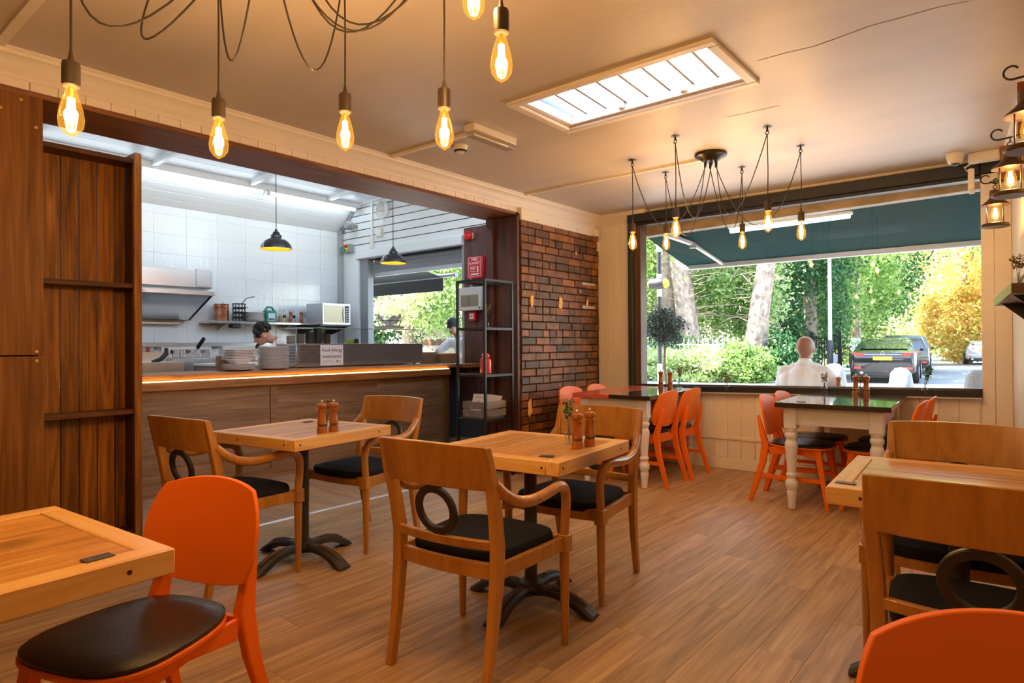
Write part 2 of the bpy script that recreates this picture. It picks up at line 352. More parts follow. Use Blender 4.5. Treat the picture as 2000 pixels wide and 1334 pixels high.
DARKCANVAS = flat('charcoal awning canvas', (.05,.055,.06), .85); CORD = flat('black cord', (.02,.015,.012), .55); BRASS = flat('brass', (.55,.38,.16), .35, 1.0)
SKIN = flat('skin', srgb(196,140,112), .5); SKIND = flat('tanned skin', srgb(150,100,78), .5); SHIRT = flat('white cotton', (.76,.74,.72), .85, bump=.3, bscale=18); HAIR = flat('dark hair', (.012,.009,.008), .6, bump=.8, bscale=120)
TROUSER = flat('dark trousers', (.03,.032,.04), .9)
LEAF = leafmat('leaf green', [srgb(84,122,62), srgb(142,178,92), srgb(190,214,136), srgb(110,150,76)]); LEAFB = leafmat('leaf bright', [srgb(176,200,120), srgb(232,240,184), srgb(200,220,144), srgb(246,248,222)])
LEAFO = leafmat('leaf autumn', [srgb(206,176,84), srgb(240,208,130), srgb(204,206,110), srgb(236,176,96)]); LEAFD = leafmat('leaf dark', [srgb(40,78,52), srgb(68,114,74), srgb(98,146,84), srgb(46,88,66)])
OLIVE = leafmat('leaf olive', [srgb(60,78,70), srgb(84,100,92), srgb(46,62,58)], .15); DRY = leafmat('dried sprig', [srgb(110,90,40), srgb(150,120,60), srgb(90,80,50)], .2)
BARK = plaster('bark', srgb(176,154,138), 5, .55, .9, .9)
# ------------------------------------------------------------------ the setting
YW, XL, ZC = 6.10, -3.75, 2.636
def xr(y): return -.13+.09*(6.1-y)          # the right-hand wall runs slightly askew
XS = -4.09                                    # metal strip between the two floors
# floor: every plank a piece
fl = struct('floor', MB().box(-9.0, 1.2, -2.2, 6.32, -.12, -.006), flat('floor gap', (.09,.06,.04), .8))
PW, PL = .178, 1.22
pm = MB().box(-PW/2+.0007, PW/2-.0007, -PL/2+.0007, PL/2-.0007, -.006, 0).mesh('floor_plank', 0)
k = 0; x = XS+.02+PW/2
while x < .75:
    y = -1.6+(k*.47 % 1.22); k += 1
    while y-PL/2 < YW:
        y0, y1 = max(y-PL/2, -2.0), min(y+PL/2, YW)
        if y1-y0 > .03 and (y1 > .35 or x < -1.2):
            if y1-y0 > PL-.01: me = pm
            else: me = MB().box(-PW/2+.0007, PW/2-.0007, -(y1-y0)/2+.0007, (y1-y0)/2-.0007, -.006, 0).mesh('floor_plank', 0)
            link('floor_plank', me, FLOORW, fl, (x, (y0+y1)/2, 0))
        y += PL
    x += PW
PX = .60; qm = MB().box(-PX/2+.0007, PX/2-.0007, -.15+.0007, .15-.0007, -.006, 0).mesh('floor_plank', 0)
y = .6; k = 0
while y < 6.0:
    x = XS-.02-PX/2+(k % 2)*.3; k += 1
    while x > -6.0:
        if x+PX/2 > XS-.02:
            w = XS-.02-(x-PX/2); link('floor_plank', MB().box(-w/2+.0007, w/2-.0007, -.1488, .1488, -.006, 0).mesh('floor_plank', 0), FLOORX, fl, (x-PX/2+w/2, y, 0))
        else: link('floor_plank', qm, FLOORX, fl, (x, y, 0))
        x -= PX
    y += .30
struct('trim_1', MB().prism([(XS-.022,.4,0),(XS-.012,.4,.006),(XS+.012,.4,.006),(XS+.022,.4,0)], (0,4.25,0)), ZINC)
struct('trim_2', MB().prism([(-2.60,-1.9,0),(-2.588,-1.9,.005),(-2.565,-1.9,.005),(-2.553,-1.9,0)], (0,3.05,0)), ZINC)

# ceiling with the skylight hole
SX0, SX1, SY0, SY1 = -2.33, -1.19, 2.91, 3.45
def ceil_z(mb, x0, x1, y0, y1): mb.box(x0, x1, y0, y1, ZC, ZC+.10)
mb = MB(); ceil_z(mb, -4.3, 1.2, -2.2, SY0); ceil_z(mb, -4.3, 1.2, SY1, 6.35); ceil_z(mb, -4.3, SX0, SY0, SY1); ceil_z(mb, SX1, 1.2, SY0, SY1)
struct('ceiling', mb, CEILP)
sh = struct('window_3', MB().box(SX0-.06, SX0, SY0-.06, SY1+.06, ZC+.10, ZC+.16).box(SX1, SX1+.06, SY0-.06, SY1+.06, ZC+.10, ZC+.16).box(SX0, SX1, SY0-.06, SY0, ZC+.10, ZC+.16).box(SX0, SX1, SY1, SY1+.06, ZC+.10, ZC+.16), WHITE)
GREYB = flat('grey glazing bar', (.36,.37,.38), .5)
mt, nt, N_, L_, P_ = nm('frosted rooflight'); N_.remove(P_); _t = N_.new('ShaderNodeBsdfTranslucent'); _t.inputs[0].default_value = (.60,.61,.62,1); L_.new(_t.outputs[0], N_['Material Output'].inputs[0])
for i in range(8):
    xa = SX0+(SX1-SX0)*i/8; xb = SX0+(SX1-SX0)*(i+1)/8
    struct('pane', MB().hexa([(xa+.004,SY0,ZC+.09),(xb-.004,SY0,ZC+.09),(xb-.004,SY1,ZC+.061),(xa+.004,SY1,ZC+.061),(xa+.004,SY0,ZC+.0955),(xb-.004,SY0,ZC+.0955),(xb-.004,SY1,ZC+.0665),(xa+.004,SY1,ZC+.0665)]), mt, sh)
    if i: struct('glazing_bar', MB().bar((xa,SY0,ZC+.080),(xa,SY1,ZC+.051), .014, .018), GREYB, sh)
struct('bottom_rail', MB().box(SX0, SX1, SY1-.03, SY1-.001, ZC+.002, ZC+.056).box(SX0+.001, SX0+.03, SY0, SY1-.03, ZC+.002, ZC+.056), WHITE, sh)
for x in (-1.93, -1.53): struct('catch', MB().box(x-.02, x+.02, SY1-.045, SY1-.03, ZC+.012, ZC+.056).box(x-.012, x+.012, SY1-.06, SY1-.045, ZC+.012, ZC+.022), WHITE, sh, bevel=.003)
fr = MB()
for (x0,x1,y0,y1) in ((SX0-.055,SX1+.055,SY0-.055,SY0),(SX0-.055,SX1+.055,SY1,SY1+.055),(SX0-.055,SX0,SY0,SY1),(SX1,SX1+.055,SY0,SY1)): fr.box(x0,x1,y0,y1,ZC-.022,ZC+.002)
struct('trim_3', fr, CREAM, bevel=.006)
# surface trunking on the ceiling
struct('trim_4', MB().box(-3.74, -2.84, 3.085, 3.115, ZC-.018, ZC), CREAM)
struct('trim_5', MB().box(-3.74, -1.95, 4.69, 4.715, ZC-.016, ZC), CREAM)
struct('trim_6', MB().box(-3.75, -2.4, .75, .79, ZC-.012, ZC), CREAM)

# left wall: lintel, beadboard strip, cornice, pier, brickwork
wl = struct('wall_left', MB().box(-4.18, XL-.035, -2.2, 6.1, 2.475, ZC), CREAM)
struct('lintel', MB().box(-4.18, XL-.028, -.6, 4.67, 2.445, 2.475), LINTEL, wl, bevel=.003)
bw = .118; y = .55
bm = MB().box(0, .008, .0015, bw-.0015, 2.472, 2.545).mesh('bead_board')
while y < 4.65:
    link('bead_board', bm, CREAM, wl, (XL-.035, y, 0), bevel=.002); y += bw
link('fascia_board', MB().box(XL-.035, XL+.012, 4.70, 6.0, 2.40, 2.515).mesh('fascia_board'), CREAM, wl, bevel=.004)
for y in (4.95, 5.3, 5.65): link('nail_head', MB().lathe([(.006,0),(.005,.003),(0,.004)], 8, ax='x').mesh('nail'), flat('rust', (.12,.06,.03), .8) if y == 4.95 else bpy.data.materials['rust'], wl, (XL+.012, y, 2.43))
prof = [(0,2.515),(.012,2.515),(.018,2.535),(.03,2.545),(.04,2.57),(.062,2.60),(.075,2.605),(.078,2.62),(.088,2.628),(.088,ZC),(0,ZC)]
struct('trim_7', MB().prism([(XL-.03+a,-2,z) for a, z in prof], (0,8.1,0)), CREAM)
struct('trim_8', MB().prism([(XL-.03,YW-a*.8,z) for a, z in prof], (.62,0,0)), CREAM)
struct('trim_9', MB().box(XL+.0, XL+.055, 5.93, 6.02, 2.40, 2.47), CREAM, bevel=.004)
# big plywood panels at the left
pb = struct('wall_left_panelled', MB().box(-4.18, XL-.05, -2.2, .94, 0, 2.445), MORTAR)
for (y0,y1,z0,z1) in ((-.3,.62,1.183,2.515),(.62,.958,1.183,2.515),(.05,.715,0,1.177),(.72,.958,0,1.177)) if False else ((-1.2,.958,1.183,2.515),(-1.2,.702,0,1.177),(.705,.958,0,1.177)):
    struct('panel', MB().box(XL-.05, XL-.03, y0, y1, z0, z1), PLYD, pb, bevel=.0015)
sm = MB().lathe([(.0075,0),(.0075,.0015),(.003,.002),(0,.001)], 10, ax='x').mesh('screw')
for y, z in ((.93,2.30),(.87,2.42),(.93,1.20),(.93,1.155),(.75,1.21),(.90,.35),(.78,1.70),(.79,2.36),(.72,1.05)): link('screw', sm, BRASS, pb, (XL-.03, y, z))
# brick pier by the window
br = struct('wall_left_brick', MB().box(-4.10, XL-.012, 4.69, 6.1, 0, 2.46), MORTAR)
BH, BL = .0755, .226; row = 0; z = .004
lib = {}
while z < 2.40:
    y = 4.70-(row % 2)*BL/2-(.06 if row % 5 == 3 else 0); flem = row % 3 == 2
    while y < 6.09:
        w = BL if not (flem and random.random() < .5) else BL/2
        y0, y1 = max(y, 4.70), min(y+w, 6.085)
        if y1-y0 > .03:
            key = (round(y1-y0, 3), random.randrange(4))
            if key not in lib:
                a = (y1-y0)/2-.006; h = BH/2-.005; j = lambda: random.uniform(-.003, .003)
                lib[key] = MB().hexa([(-.01,-a+j(),-h+j()),(.010+j(),-a+j(),-h+j()),(.010+j(),a+j(),-h+j()),(-.01,a+j(),-h+j()),(-.01,-a+j(),h+j()),(.010+j(),-a+j(),h+j()),(.010+j(),a+j(),h+j()),(-.01,a+j(),h+j())]).mesh('brick', 0)
            link('brick', lib[key], BRICK, br, (XL-.004+random.uniform(-.004,.003), (y0+y1)/2, z+BH/2), bevel=.003)
        y += w
    z += BH; row += 1
PATCH = flat('ochre plaster patch', srgb(226,182,120), .9, bump=.6, bscale=70)
for cy, cz, h, w in ((4.853,1.637,.14,.065),(5.332,1.639,.15,.07),(4.81,.61,.17,.075),(5.83,1.66,.09,.05),(5.62,2.18,.05,.03),(5.70,1.78,.035,.03),(4.88,.34,.06,.05)):
    n = 18; o = [(XL+.010, cy+w*.5*math.cos(2*PI*i/n)*random.uniform(.6,1.15), cz+h*.5*math.sin(2*PI*i/n)*random.uniform(.7,1.15)) for i in range(n)]
    struct('plaster_patch', MB().prism(o, (.006,0,0)), PATCH, br)
for z in (1.868, 1.646-.03): struct('metal_plate', MB().box(XL+.006, XL+.014, 5.74, 5.99, z-.015, z+.015), ZINC, br)
# plywood cladding on the end of the pier
pr = struct('wall_left_pier', MB().box(-4.10, XL-.012, 4.672, 4.69, 0, 2.445), PLYP)
struct('panel', MB().box(-4.03, XL-.008, 4.655, 4.672, 0, 2.44), PLYP, pr, bevel=.0015)
struct('batten', MB().box(-4.12, -4.025, 4.62, 4.672, 0, 2.44), PLYP, pr, bevel=.002)
# right wall
YB = -2.0
struct('wall_right', MB().prism([(xr(1.9),1.9,0),(xr(6.3),6.3,0),(xr(6.3)+.15,6.3,0),(xr(1.9)+.15,1.9,0)], (0,0,ZC)), WALLP)
struct('wall_right_near', MB().prism([(xr(YB)+.14,YB,0),(xr(1.9)+.14,1.9,0),(xr(1.9)+.29,1.9,0),(xr(YB)+.29,YB,0)], (0,0,ZC)), WALLP)
struct('trim_10', MB().prism([(xr(YB)-.06,YB,2.56),(xr(YW)-.06,YW,2.56),(xr(YW),YW,2.56),(xr(YB),YB,2.56)], (0,0,ZC-2.56)), CREAM)
struct('wall_back', MB().box(-4.3, 1.2, -2.15, -2.0, 0, ZC), WALLP)
# window wall: boarding, sill slopes a little as in the building
WX0, WX1 = -3.37, -.318
def zb(x): return .722+(x-WX0)*.0215     # bottom of the shop window frame
ww = struct('wall_front', MB().box(-3.9, WX0, YW+.012, 6.3, 0, ZC).box(WX1, .2, YW+.012, 6.3, 0, ZC).prism([(WX0,YW+.012,0),(WX1,YW+.012,0),(WX1,YW+.012,zb(WX1)),(WX0,YW+.012,zb(WX0))], (0,.188,0)).box(WX0, WX1, YW+.012, 6.3, 2.60, ZC), CREAM)
def board(x0, x1, z0, z1a, z1b=None, nmz='wall_board'):
    z1b = z1a if z1b is None else z1b
    struct(nmz, MB().hexa([(x0+.0008,YW,z0),(x1-.0008,YW,z0),(x1-.0008,YW+.012,z0),(x0+.0008,YW+.012,z0),(x0+.0008,YW,z1a),(x1-.0008,YW,z1b),(x1-.0008,YW+.012,z1b),(x0+.0008,YW+.012,z1a)]), CREAM, ww, bevel=.003)
for x0, x1 in ((-3.80,-3.72),(-3.72,-3.61),(-3.61,-3.49),(-3.49,-3.372)): board(x0, x1, 0, 2.53)
x = WX0
while x < WX1-.02:
    x1 = min(x+.132, WX1); board(x, x1, .11, zb(x)-.004, zb(x1)-.004); x = x1
for x0, x1 in ((WX1,-.235),(-.235,-.13)): board(x0, x1, 0, 2.60)
struct('baseboard_front', MB().box(-3.75, -.13, YW-.016, YW, 0, .11), CREAM, bevel=.004)
struct('trim_11', MB().box(WX0+.2, -.13, YW-.012, YW, .285, .315), CREAM, bevel=.004)
# window 1
w1 = struct('window_1', MB().hexa([(WX0,YW-.03,zb(WX0)),(WX1,YW-.03,zb(WX1)),(WX1,YW+.12,zb(WX1)),(WX0,YW+.12,zb(WX0)),(WX0,YW-.03,zb(WX0)+.055),(WX1,YW-.03,zb(WX1)+.055),(WX1,YW+.12,zb(WX1)+.055),(WX0,YW+.12,zb(WX0)+.055)]), DKFRAME, bevel=.004)
struct('sill', MB().hexa([(WX0+.1,YW-.06,zb(WX0)-.012),(WX1,YW-.06,zb(WX1)-.012),(WX1,YW,zb(WX1)-.012),(WX0+.1,YW,zb(WX0)-.012),(WX0+.1,YW-.06,zb(WX0)),(WX1,YW-.06,zb(WX1)),(WX1,YW,zb(WX1)),(WX0+.1,YW,zb(WX0))]), flat('grey sill paint', (.45,.47,.47), .4), w1)
struct('bead', MB().hexa([(WX0,YW-.01,zb(WX0)+.055),(WX1,YW-.01,zb(WX1)+.055),(WX1,YW+.05,zb(WX1)+.055),(WX0,YW+.05,zb(WX0)+.055),(WX0,YW-.005,zb(WX0)+.068),(WX1,YW-.005,zb(WX1)+.068),(WX1,YW+.05,zb(WX1)+.068),(WX0,YW+.05,zb(WX0)+.068)]), DKFRAME, w1)
struct('jamb', MB().box(WX0-.005, WX0+.045, YW-.03, YW+.1, .72, 2.56), DKGREEN, w1, bevel=.004)
struct('jamb', MB().box(WX0+.045, WX0+.12, YW+.02, YW+.16, .77, 2.50), wood('brown jamb', srgb(70,50,36), srgb(98,72,52), srgb(120,92,68), ax=2, rough=.5), w1, bevel=.003)
struct('head', MB().box(WX0, WX1+.0, YW-.05, YW+.10, 2.505, 2.60), DKFRAME, w1, bevel=.006)
struct('head_moulding', MB().box(WX0+.03, WX1, YW-.02, YW+.10, 2.475, 2.505), DKFRAME, w1, bevel=.004)
struct('pane', MB().box(WX0+.10, WX1, YW+.055, YW+.063, zb(WX0)+.05, 2.49), PANE, w1)
struct('lintel', MB().hexa([(WX0-.3,6.30,2.385),(.3,6.30,2.45),(.3,6.42,2.45),(WX0-.3,6.42,2.385),(WX0-.3,6.30,2.56),(.3,6.30,2.58),(.3,6.42,2.58),(WX0-.3,6.42,2.56)]), plaster('weathered cream paint', srgb(186,172,152), 9, .35, .8, .5), w1)

# kitchen end
KX = -8.5
kg = struct('wall_kitchen_front', MB().box(KX-.15, -8.0, YW+.01, 6.3, 0, 3.5).box(-8.0, -5.81, YW+.01, 6.3, 2.53, 3.6).box(-5.81, -3.9, YW+.01, 6.3, 0, 3.6).box(-8.0, -5.81, YW+.01, 6.3, 0, .93), flat('dark gap paint', (.04,.045,.05), .8))  # dark wall colour seen in the gaps between the white boards
z = 2.66; i = 0
while z < 3.56:
    xl = KX if z < 3.0 else KX+(z-3.0)*1.13
    struct('wall_board', MB().box(xl, -4.1, YW-.012, YW+.01, z+.006, min(z+.106, 3.52)), WHITEB, kg, bevel=.002); z += .112
struct('wall_board', MB().box(KX, -8.02, YW-.01, YW+.01, 0, 2.66), WHITEB, kg)
struct('head_beam', MB().box(-8.05, -5.80, YW-.09, YW+.10, 2.535, 2.66), WHITEB, kg, bevel=.01)
struct('post', MB().box(-8.26, -8.02, YW-.05, YW+.05, .9, 2.535), WHITEB, kg, bevel=.01)
struct('panel', MB().box(-5.81, -5.38, YW-.02, YW+.01, .3, 2.755), PLYP, kg, bevel=.002)
struct('panel', MB().box(-5.38, -4.1, YW-.012, YW+.01, .3, 2.66), PLYP, kg)
kt = struct('wall_kitchen_side', MB().box(KX-.15, KX-.006, .2, 6.3, 0, 3.05), GROUT)
tl = {}
row = 0; z = .9
while z < 3.0:
    h = min(.25, 3.01-z); y = .9+(row % 2)*0
    while y < 6.05:
        w = min(.40, 6.07-y); key = (round(w,3), round(h,3))
        if key not in tl: tl[key] = MB().box(-.006, 0, .0015, w-.0015, .0015, h-.0015).mesh('tile', 0)
        if y > 2.3: link('tile', tl[key], TILE, kt, (KX, y, z))
        y += .40
    z += .25; row += 1
struct('trim_12', MB().box(KX, KX+.05, YW-.09, YW-.01, 0, 3.02), STEELD)
struct('wall_kitchen_back', MB().box(KX-.1, -4.1, .15, .25, 0, 3.7), WHITE)
# kitchen ceiling: sloping boards, then a flatter slope with rafters
kc = struct('ceiling_kitchen', MB().prism([(KX-.1,.2,3.01),(-8.08,.2,3.40),(-4.0,.2,3.62),(-4.0,.2,3.72),(-8.08,.2,3.52),(KX-.1,.2,3.20)], (0,6.1,0)), WHITE)
def sl(x): return 3.0+(x-KX)*(.385/.42)
for i in range(5):
    xa = KX+.42*i/5+.004; xb = KX+.42*(i+1)/5-.004
    struct('ceiling_board', MB().prism([(xa,.3,sl(xa)),(xb,.3,sl(xb)),(xb,.3,sl(xb)+.015),(xa,.3,sl(xa)+.015)], (0,5.79,0)), WHITEB, kc)
for i in range(18):
    xa = -8.06+.2*i; xb = xa+.192; g = lambda x: 3.388+(x+8.08)*.0539
    struct('ceiling_board', MB().prism([(xa,.3,g(xa)),(xb,.3,g(xb)),(xb,.3,g(xb)+.015),(xa,.3,g(xa)+.015)], (0,5.79,0)), WHITEB, kc)
struct('ridge_beam', MB().box(-8.10, -7.98, .3, 6.08, 3.33, 3.40), WHITEB, kc, bevel=.006)
for y in (1.9, 3.1, 4.3, 5.5): struct('rafter', MB().bar((-7.98,y,3.37),(-4.1,y,3.58), .05, .06), WHITEB, kc)
struct('end_strip', MB().bar((KX+.03,YW-.05,3.02),(-8.06,YW-.05,3.40), .06, .03, up=(0,1,0)), STEELD, kc)
struct('end_strip', MB().bar((-8.06,YW-.04,3.39),(-5.5,YW-.04,3.53), .05, .06), WHITEB, kc)
# kitchen window
w2 = struct('window_2', MB().box(-8.02, -7.84, YW-.01, YW+.10, .93, 2.535), GREY, bevel=.004)
struct('pane', MB().box(-7.84, -5.82, YW+.06, YW+.066, .98, 2.53), PANE, w2)
struct('jamb', MB().box(-5.86, -5.80, YW-.01, YW+.10, .93, 2.535), GREY, w2)
struct('sill', MB().box(-8.02, -5.5, YW-.35, YW+.16, .93, .98), COUNTERW, w2, bevel=.004)
sf = MB()
for i in range(4): sf.prism([(-7.84,YW+.13,2.53-.052*i),(-7.84,YW+.115,2.53-.052*i-.026),(-7.84,YW+.13,2.53-.052*i-.052),(-7.84,YW+.145,2.53-.052*i-.026)], (2.03,0,0))
struct('shutter_slats', sf, flat('grey shutter', (.33,.34,.36), .45, .3), w2)['kind'] = 'stuff'
struct('shutter_bottom_rail', MB().box(-7.84, -5.82, YW+.11, YW+.15, 2.27, 2.33), flat('pale shutter rail', (.55,.56,.58), .4, .3), w2, bevel=.004)

# a crack and a seam in the old ceiling plaster
CRK = flat('plaster crack', (.30,.22,.15), .9)
def ceil_pt(u, v):
    dv = _f+_R*((u-1000)/FPX)-_U*((v-667)/FPX); q = (ZC-1.22)/dv.z; return Vector((dv.x*q, dv.y*q, ZC-.001))
for pts in (((1480,118),(1530,104),(1590,90),(1640,72),(1700,50),(1760,34),(1830,14),(1890,2)),((1420,228),(1460,220),(1520,206))):
    P_ = [ceil_pt(*p) for p in pts]; Q = [p+Vector((.002,.005,0)) for p in P_]; n = len(P_); mb = MB().add(P_+Q, [(i, i+1, n+i+1, n+i) for i in range(n-1)]); struct('crack', mb, CRK, bpy.data.objects['ceiling'])
# ------------------------------------------------------------------ furniture
def make_armchair(label):
    t = thing('armchair', label, 'chair', group=None)
    def bk(x, z): return -.215-.085*max(0, (z-.45)/.42)**1.2-.034*(1-(x/.245)**2)     # centre line of the raked, bowed back
    # back panel
    def f(u, v):
        x = -.245+.49*u; z = .712+.158*v; top = .006*math.sin(PI*u); y = bk(x, z)
        return (x, y+.011, z+top*v), (x, y-.013, z+top*v)
    part('backrest', MB().slab(f, 14, 4), CHAIRW, t, bevel=.003)
    for s in (-1, 1):
        P = [(s*.222,-.285,0),(s*.226,-.245,.2),(s*.230,-.222,.38),(s*.232,-.218,.5),(s*.236,-.236,.62),(s*.242,-.265,.74),(s*.247,-.300,.868)]
        mb = MB(); rw = [.018,.021,.024,.024,.023,.022,.012]; rd = [.016,.019,.023,.023,.022,.020,.013]
        vs = []; fs = []
        for i, p in enumerate(P):
            for a, b in ((-1,-1),(1,-1),(1,1),(-1,1)): vs.append((p[0]+a*rw[i]*.8, p[1]+b*rd[i], p[2]))
        for i in range(len(P)-1):
            for q in range(4): fs.append((i*4+q, i*4+(q+1) % 4, i*4+4+(q+1) % 4, i*4+4+q))
        fs += [(3,2,1,0), tuple(len(vs)-4+q for q in range(4))]
        part('leg', mb.add(vs, fs), CHAIRW, t, bevel=.004, seg=2, label='rear leg running up as the back post')
        part('leg', MB().lathe([(.014,0),(.020,.30),(.021,.385)], 14, c=(s*.262,.215,0)).box(s*.262-.024, s*.262+.024, .190, .240, .378, .448), CHAIRW, t, bevel=.003, label='round tapered front leg')
        A = [(s*.246,-.255,.735),(s*.256,-.205,.690),(s*.266,-.14,.655),(s*.272,-.05,.640),(s*.276,.05,.646),(s*.276,.13,.655),(s*.273,.18,.648),(s*.269,.212,.622),(s*.265,.226,.575),(s*.263,.222,.50),(s*.262,.216,.44)]
        # smooth the arm with Catmull-Rom
        B = []
        for i in range(len(A)-1):
            p0, p1, p2, p3 = (Vector(A[max(i-1,0)]), Vector(A[i]), Vector(A[i+1]), Vector(A[min(i+2,len(A)-1)]))
            for q in range(3):
                w = q/3; B.append(.5*((2*p1)+(p2-p0)*w+(2*p0-5*p1+4*p2-p3)*w*w+(3*p1-p0-3*p2+p3)*w**3))
        B.append(Vector(A[-1])); n = len(B)
        part('armrest', MB().tube(B, [.021+.002*math.sin(PI*i/n) for i in range(n)], 12, sx=.85), CHAIRW, t)
    # seat frame: four rails
    part('seat_rail', MB().slab(lambda u, v: ((-.24+.48*u, .205+.022*math.sin(PI*u), .385+.056*v), (-.24+.48*u, .185+.022*math.sin(PI*u), .385+.056*v)), 10, 1), CHAIRW, t, bevel=.002)
    part('seat_rail', MB().slab(lambda u, v: ((-.215+.43*u, -.205-.02*math.sin(PI*u), .385+.056*v), (-.215+.43*u, -.228-.02*math.sin(PI*u), .385+.056*v)), 10, 1), CHAIRW, t, bevel=.002)
    for s in (-1, 1): part('seat_rail', MB().hexa([(s*.218,-.2,.385),(s*.240,-.2,.385),(s*.272,.2,.385),(s*.250,.2,.385),(s*.218,-.2,.441),(s*.240,-.2,.441),(s*.272,.2,.441),(s*.250,.2,.441)]), CHAIRW, t, bevel=.002)
    o = outline_super(.212, .252, -.212, .218, 36, 5)
    o = [(x, y+(.02*math.cos(PI*x/.5) if y > .15 else 0)) for x, y in o]
    part('seat_cushion', MB().pad(o, .425, .472, .022), FABRIC, t, label='black cloth seat cushion')
    def g(u, v):
        x = -.222+.444*u; z = .492+.034*v; y = bk(x, z)
        return (x, y+.012, z), (x, y-.012, z)
    part('cross_rail', MB().slab(g, 12, 1), CHAIRW, t, bevel=.003)
    yc = bk(0, .615)
    rg = MB().ring(.081, 0, 40, ax='y', sq=(.0145,.009)); rg.xf(Matrix.Translation((0, yc, .619)) @ Matrix.Rotation(R(11), 4, 'X'))
    part('back_ring', rg, RINGW, t, bevel=.003, label='black wooden ring in the back')
    return t
D2 = PI/180
ac = make_armchair('wooden ring-back armchair in the middle, seen from behind at the centre table')
GA = 'ring-back wooden armchairs'
ac['group'] = GA; ac.location = (-1.725, 1.895, 0); ac.rotation_euler = (0,0,R(6))
def armchair(x, y, deg, label): return dup(ac, (x, y, 0), R(deg), label, GA)
armchair(-1.85, 2.745, 185, 'wooden ring-back armchair at the far side of the centre table, before the brick wall')
armchair(-3.315, 1.675, 7, 'wooden ring-back armchair behind the nearest orange chair, at the table by the counter')
armchair(-3.325, 2.52, 187, 'wooden ring-back armchair in front of the counter, far side of the pale table')
armchair(-.115, 2.225, 2, 'wooden ring-back armchair at right, back towards us with black ring cut by the frame')
armchair(-.245, 2.96, 181, 'wooden ring-back armchair at far side of the right table, below the window')

def make_orange(label):
    t = thing('orange_chair', label, 'chair')
    so = outline_super(.182, .232, -.205, .245, 36, 2.9)
    part('seat', MB().prism([(x*1.015, y*1.015, .425) for x, y in so], (0,0,.016)), ORANGE, t, bevel=.004)
    part('seat_pad', MB().pad(so, .441, .462, .010, edge=.02), LEATHER, t, label='black leatherette seat pad')
    for s in (-1, 1):
        P = [(s*.195,-.315,0),(s*.178,-.225,.30),(s*.170,-.205,.44),(s*.162,-.238,.56),(s*.155,-.262,.66)]
        w = [.015,.020,.024,.019,.012]; d = [.017,.024,.028,.018,.010]; vs = []; fs = []
        for i, p in enumerate(P):
            for a, b in ((-1,-1),(1,-1),(1,1),(-1,1)): vs.append((p[0]+a*w[i]*.75, p[1]+b*d[i], p[2]))
        for i in range(len(P)-1):
            for q in range(4): fs.append((i*4+q, i*4+(q+1) % 4, i*4+4+(q+1) % 4, i*4+4+q))
        fs += [(3,2,1,0), tuple(len(vs)-4+q for q in range(4))]
        part('leg', MB().add(vs, fs), ORANGE, t, bevel=.005, seg=2, label='rear leg running up behind the back')
        P = [(s*.205,.235,0),(s*.170,.165,.425)]
        part('leg', MB().hexa([(P[0][0]-.013,P[0][1]-.013,0),(P[0][0]+.013,P[0][1]-.013,0),(P[0][0]+.013,P[0][1]+.013,0),(P[0][0]-.013,P[0][1]+.013,0),(P[1][0]-.02,P[1][1]-.022,.425),(P[1][0]+.02,P[1][1]-.022,.425),(P[1][0]+.02,P[1][1]+.022,.425),(P[1][0]-.02,P[1][1]+.022,.425)]), ORANGE, t, bevel=.004, seg=2, label='tapered front leg')
        part('apron', MB().prism([(s*.175,-.19,.425),(s*.178,.17,.425),(s*.178,.15,.365),(s*.177,.0,.385),(s*.176,-.17,.365)], (-s*.018,0,0)), ORANGE, t, bevel=.002)
        part('stretcher', MB().bar((s*.187,-.245,.20),(s*.187,.198,.20), .016, .03), ORANGE, t, bevel=.002)
    part('apron', MB().prism([(-.165,.175,.425),(.165,.175,.425),(.15,.175,.37),(0,.175,.385),(-.15,.175,.37)], (0,-.018,0)), ORANGE, t, bevel=.002)
    part('apron', MB().box(-.16, .16, -.205, -.187, .37, .425), ORANGE, t, bevel=.002)
    def f(u, v):     # curved plate with rounded corners
        U = 2*u-1; V = 2*v-1; q = .60
        X = U*(1-q+q*math.sqrt(1-V*V/2)); Z = V*(1-q+q*math.sqrt(1-U*U/2))
        x = .220*X*(1.0-.04*Z); z = .656+.156*Z
        y = -.200-.20*(z-.52)+.032*(x/.21)**2-.012
        return (x, y+.0075, z), (x, y-.0075, z)
    part('backrest', MB().slab(f, 20, 14), ORANGE, t, bevel=.002)
    return t
GO = 'orange painted chairs'
oc = make_orange('orange painted chair nearest at left with black pad, backrest turned towards us')
oc['group'] = GO; oc.location = (-1.905, .70, 0); oc.rotation_euler = (0,0,R(199))
def orange(x, y, deg, label): return dup(oc, (x, y, 0), R(deg), label, GO)
orange(.095, .985, 217, 'orange chair cut by the bottom right corner, only its backrest in view')
orange(-2.70, 5.13, 90, 'orange chair on the right of the left white table, nearer of the pair')
orange(-2.68, 5.58, 91, 'orange chair on the right of the left white table, by the window wall')
orange(-3.25, 5.13, -90, 'orange chair between brick wall and left white table, the nearer one')
orange(-3.23, 5.58, -88, 'orange chair between brick wall and left white table, the farther one')
orange(-1.41, 5.20, -88, 'orange chair on the left of the right white table, the nearer one')
orange(-1.42, 5.63, -90, 'orange chair on the left of the right white table, by the window wall')
orange(-.86, 5.27, 90, 'orange chair on the right of the right white table, the nearer one')
orange(-.85, 5.70, 91, 'orange chair on the right of the right white table, by the window wall')

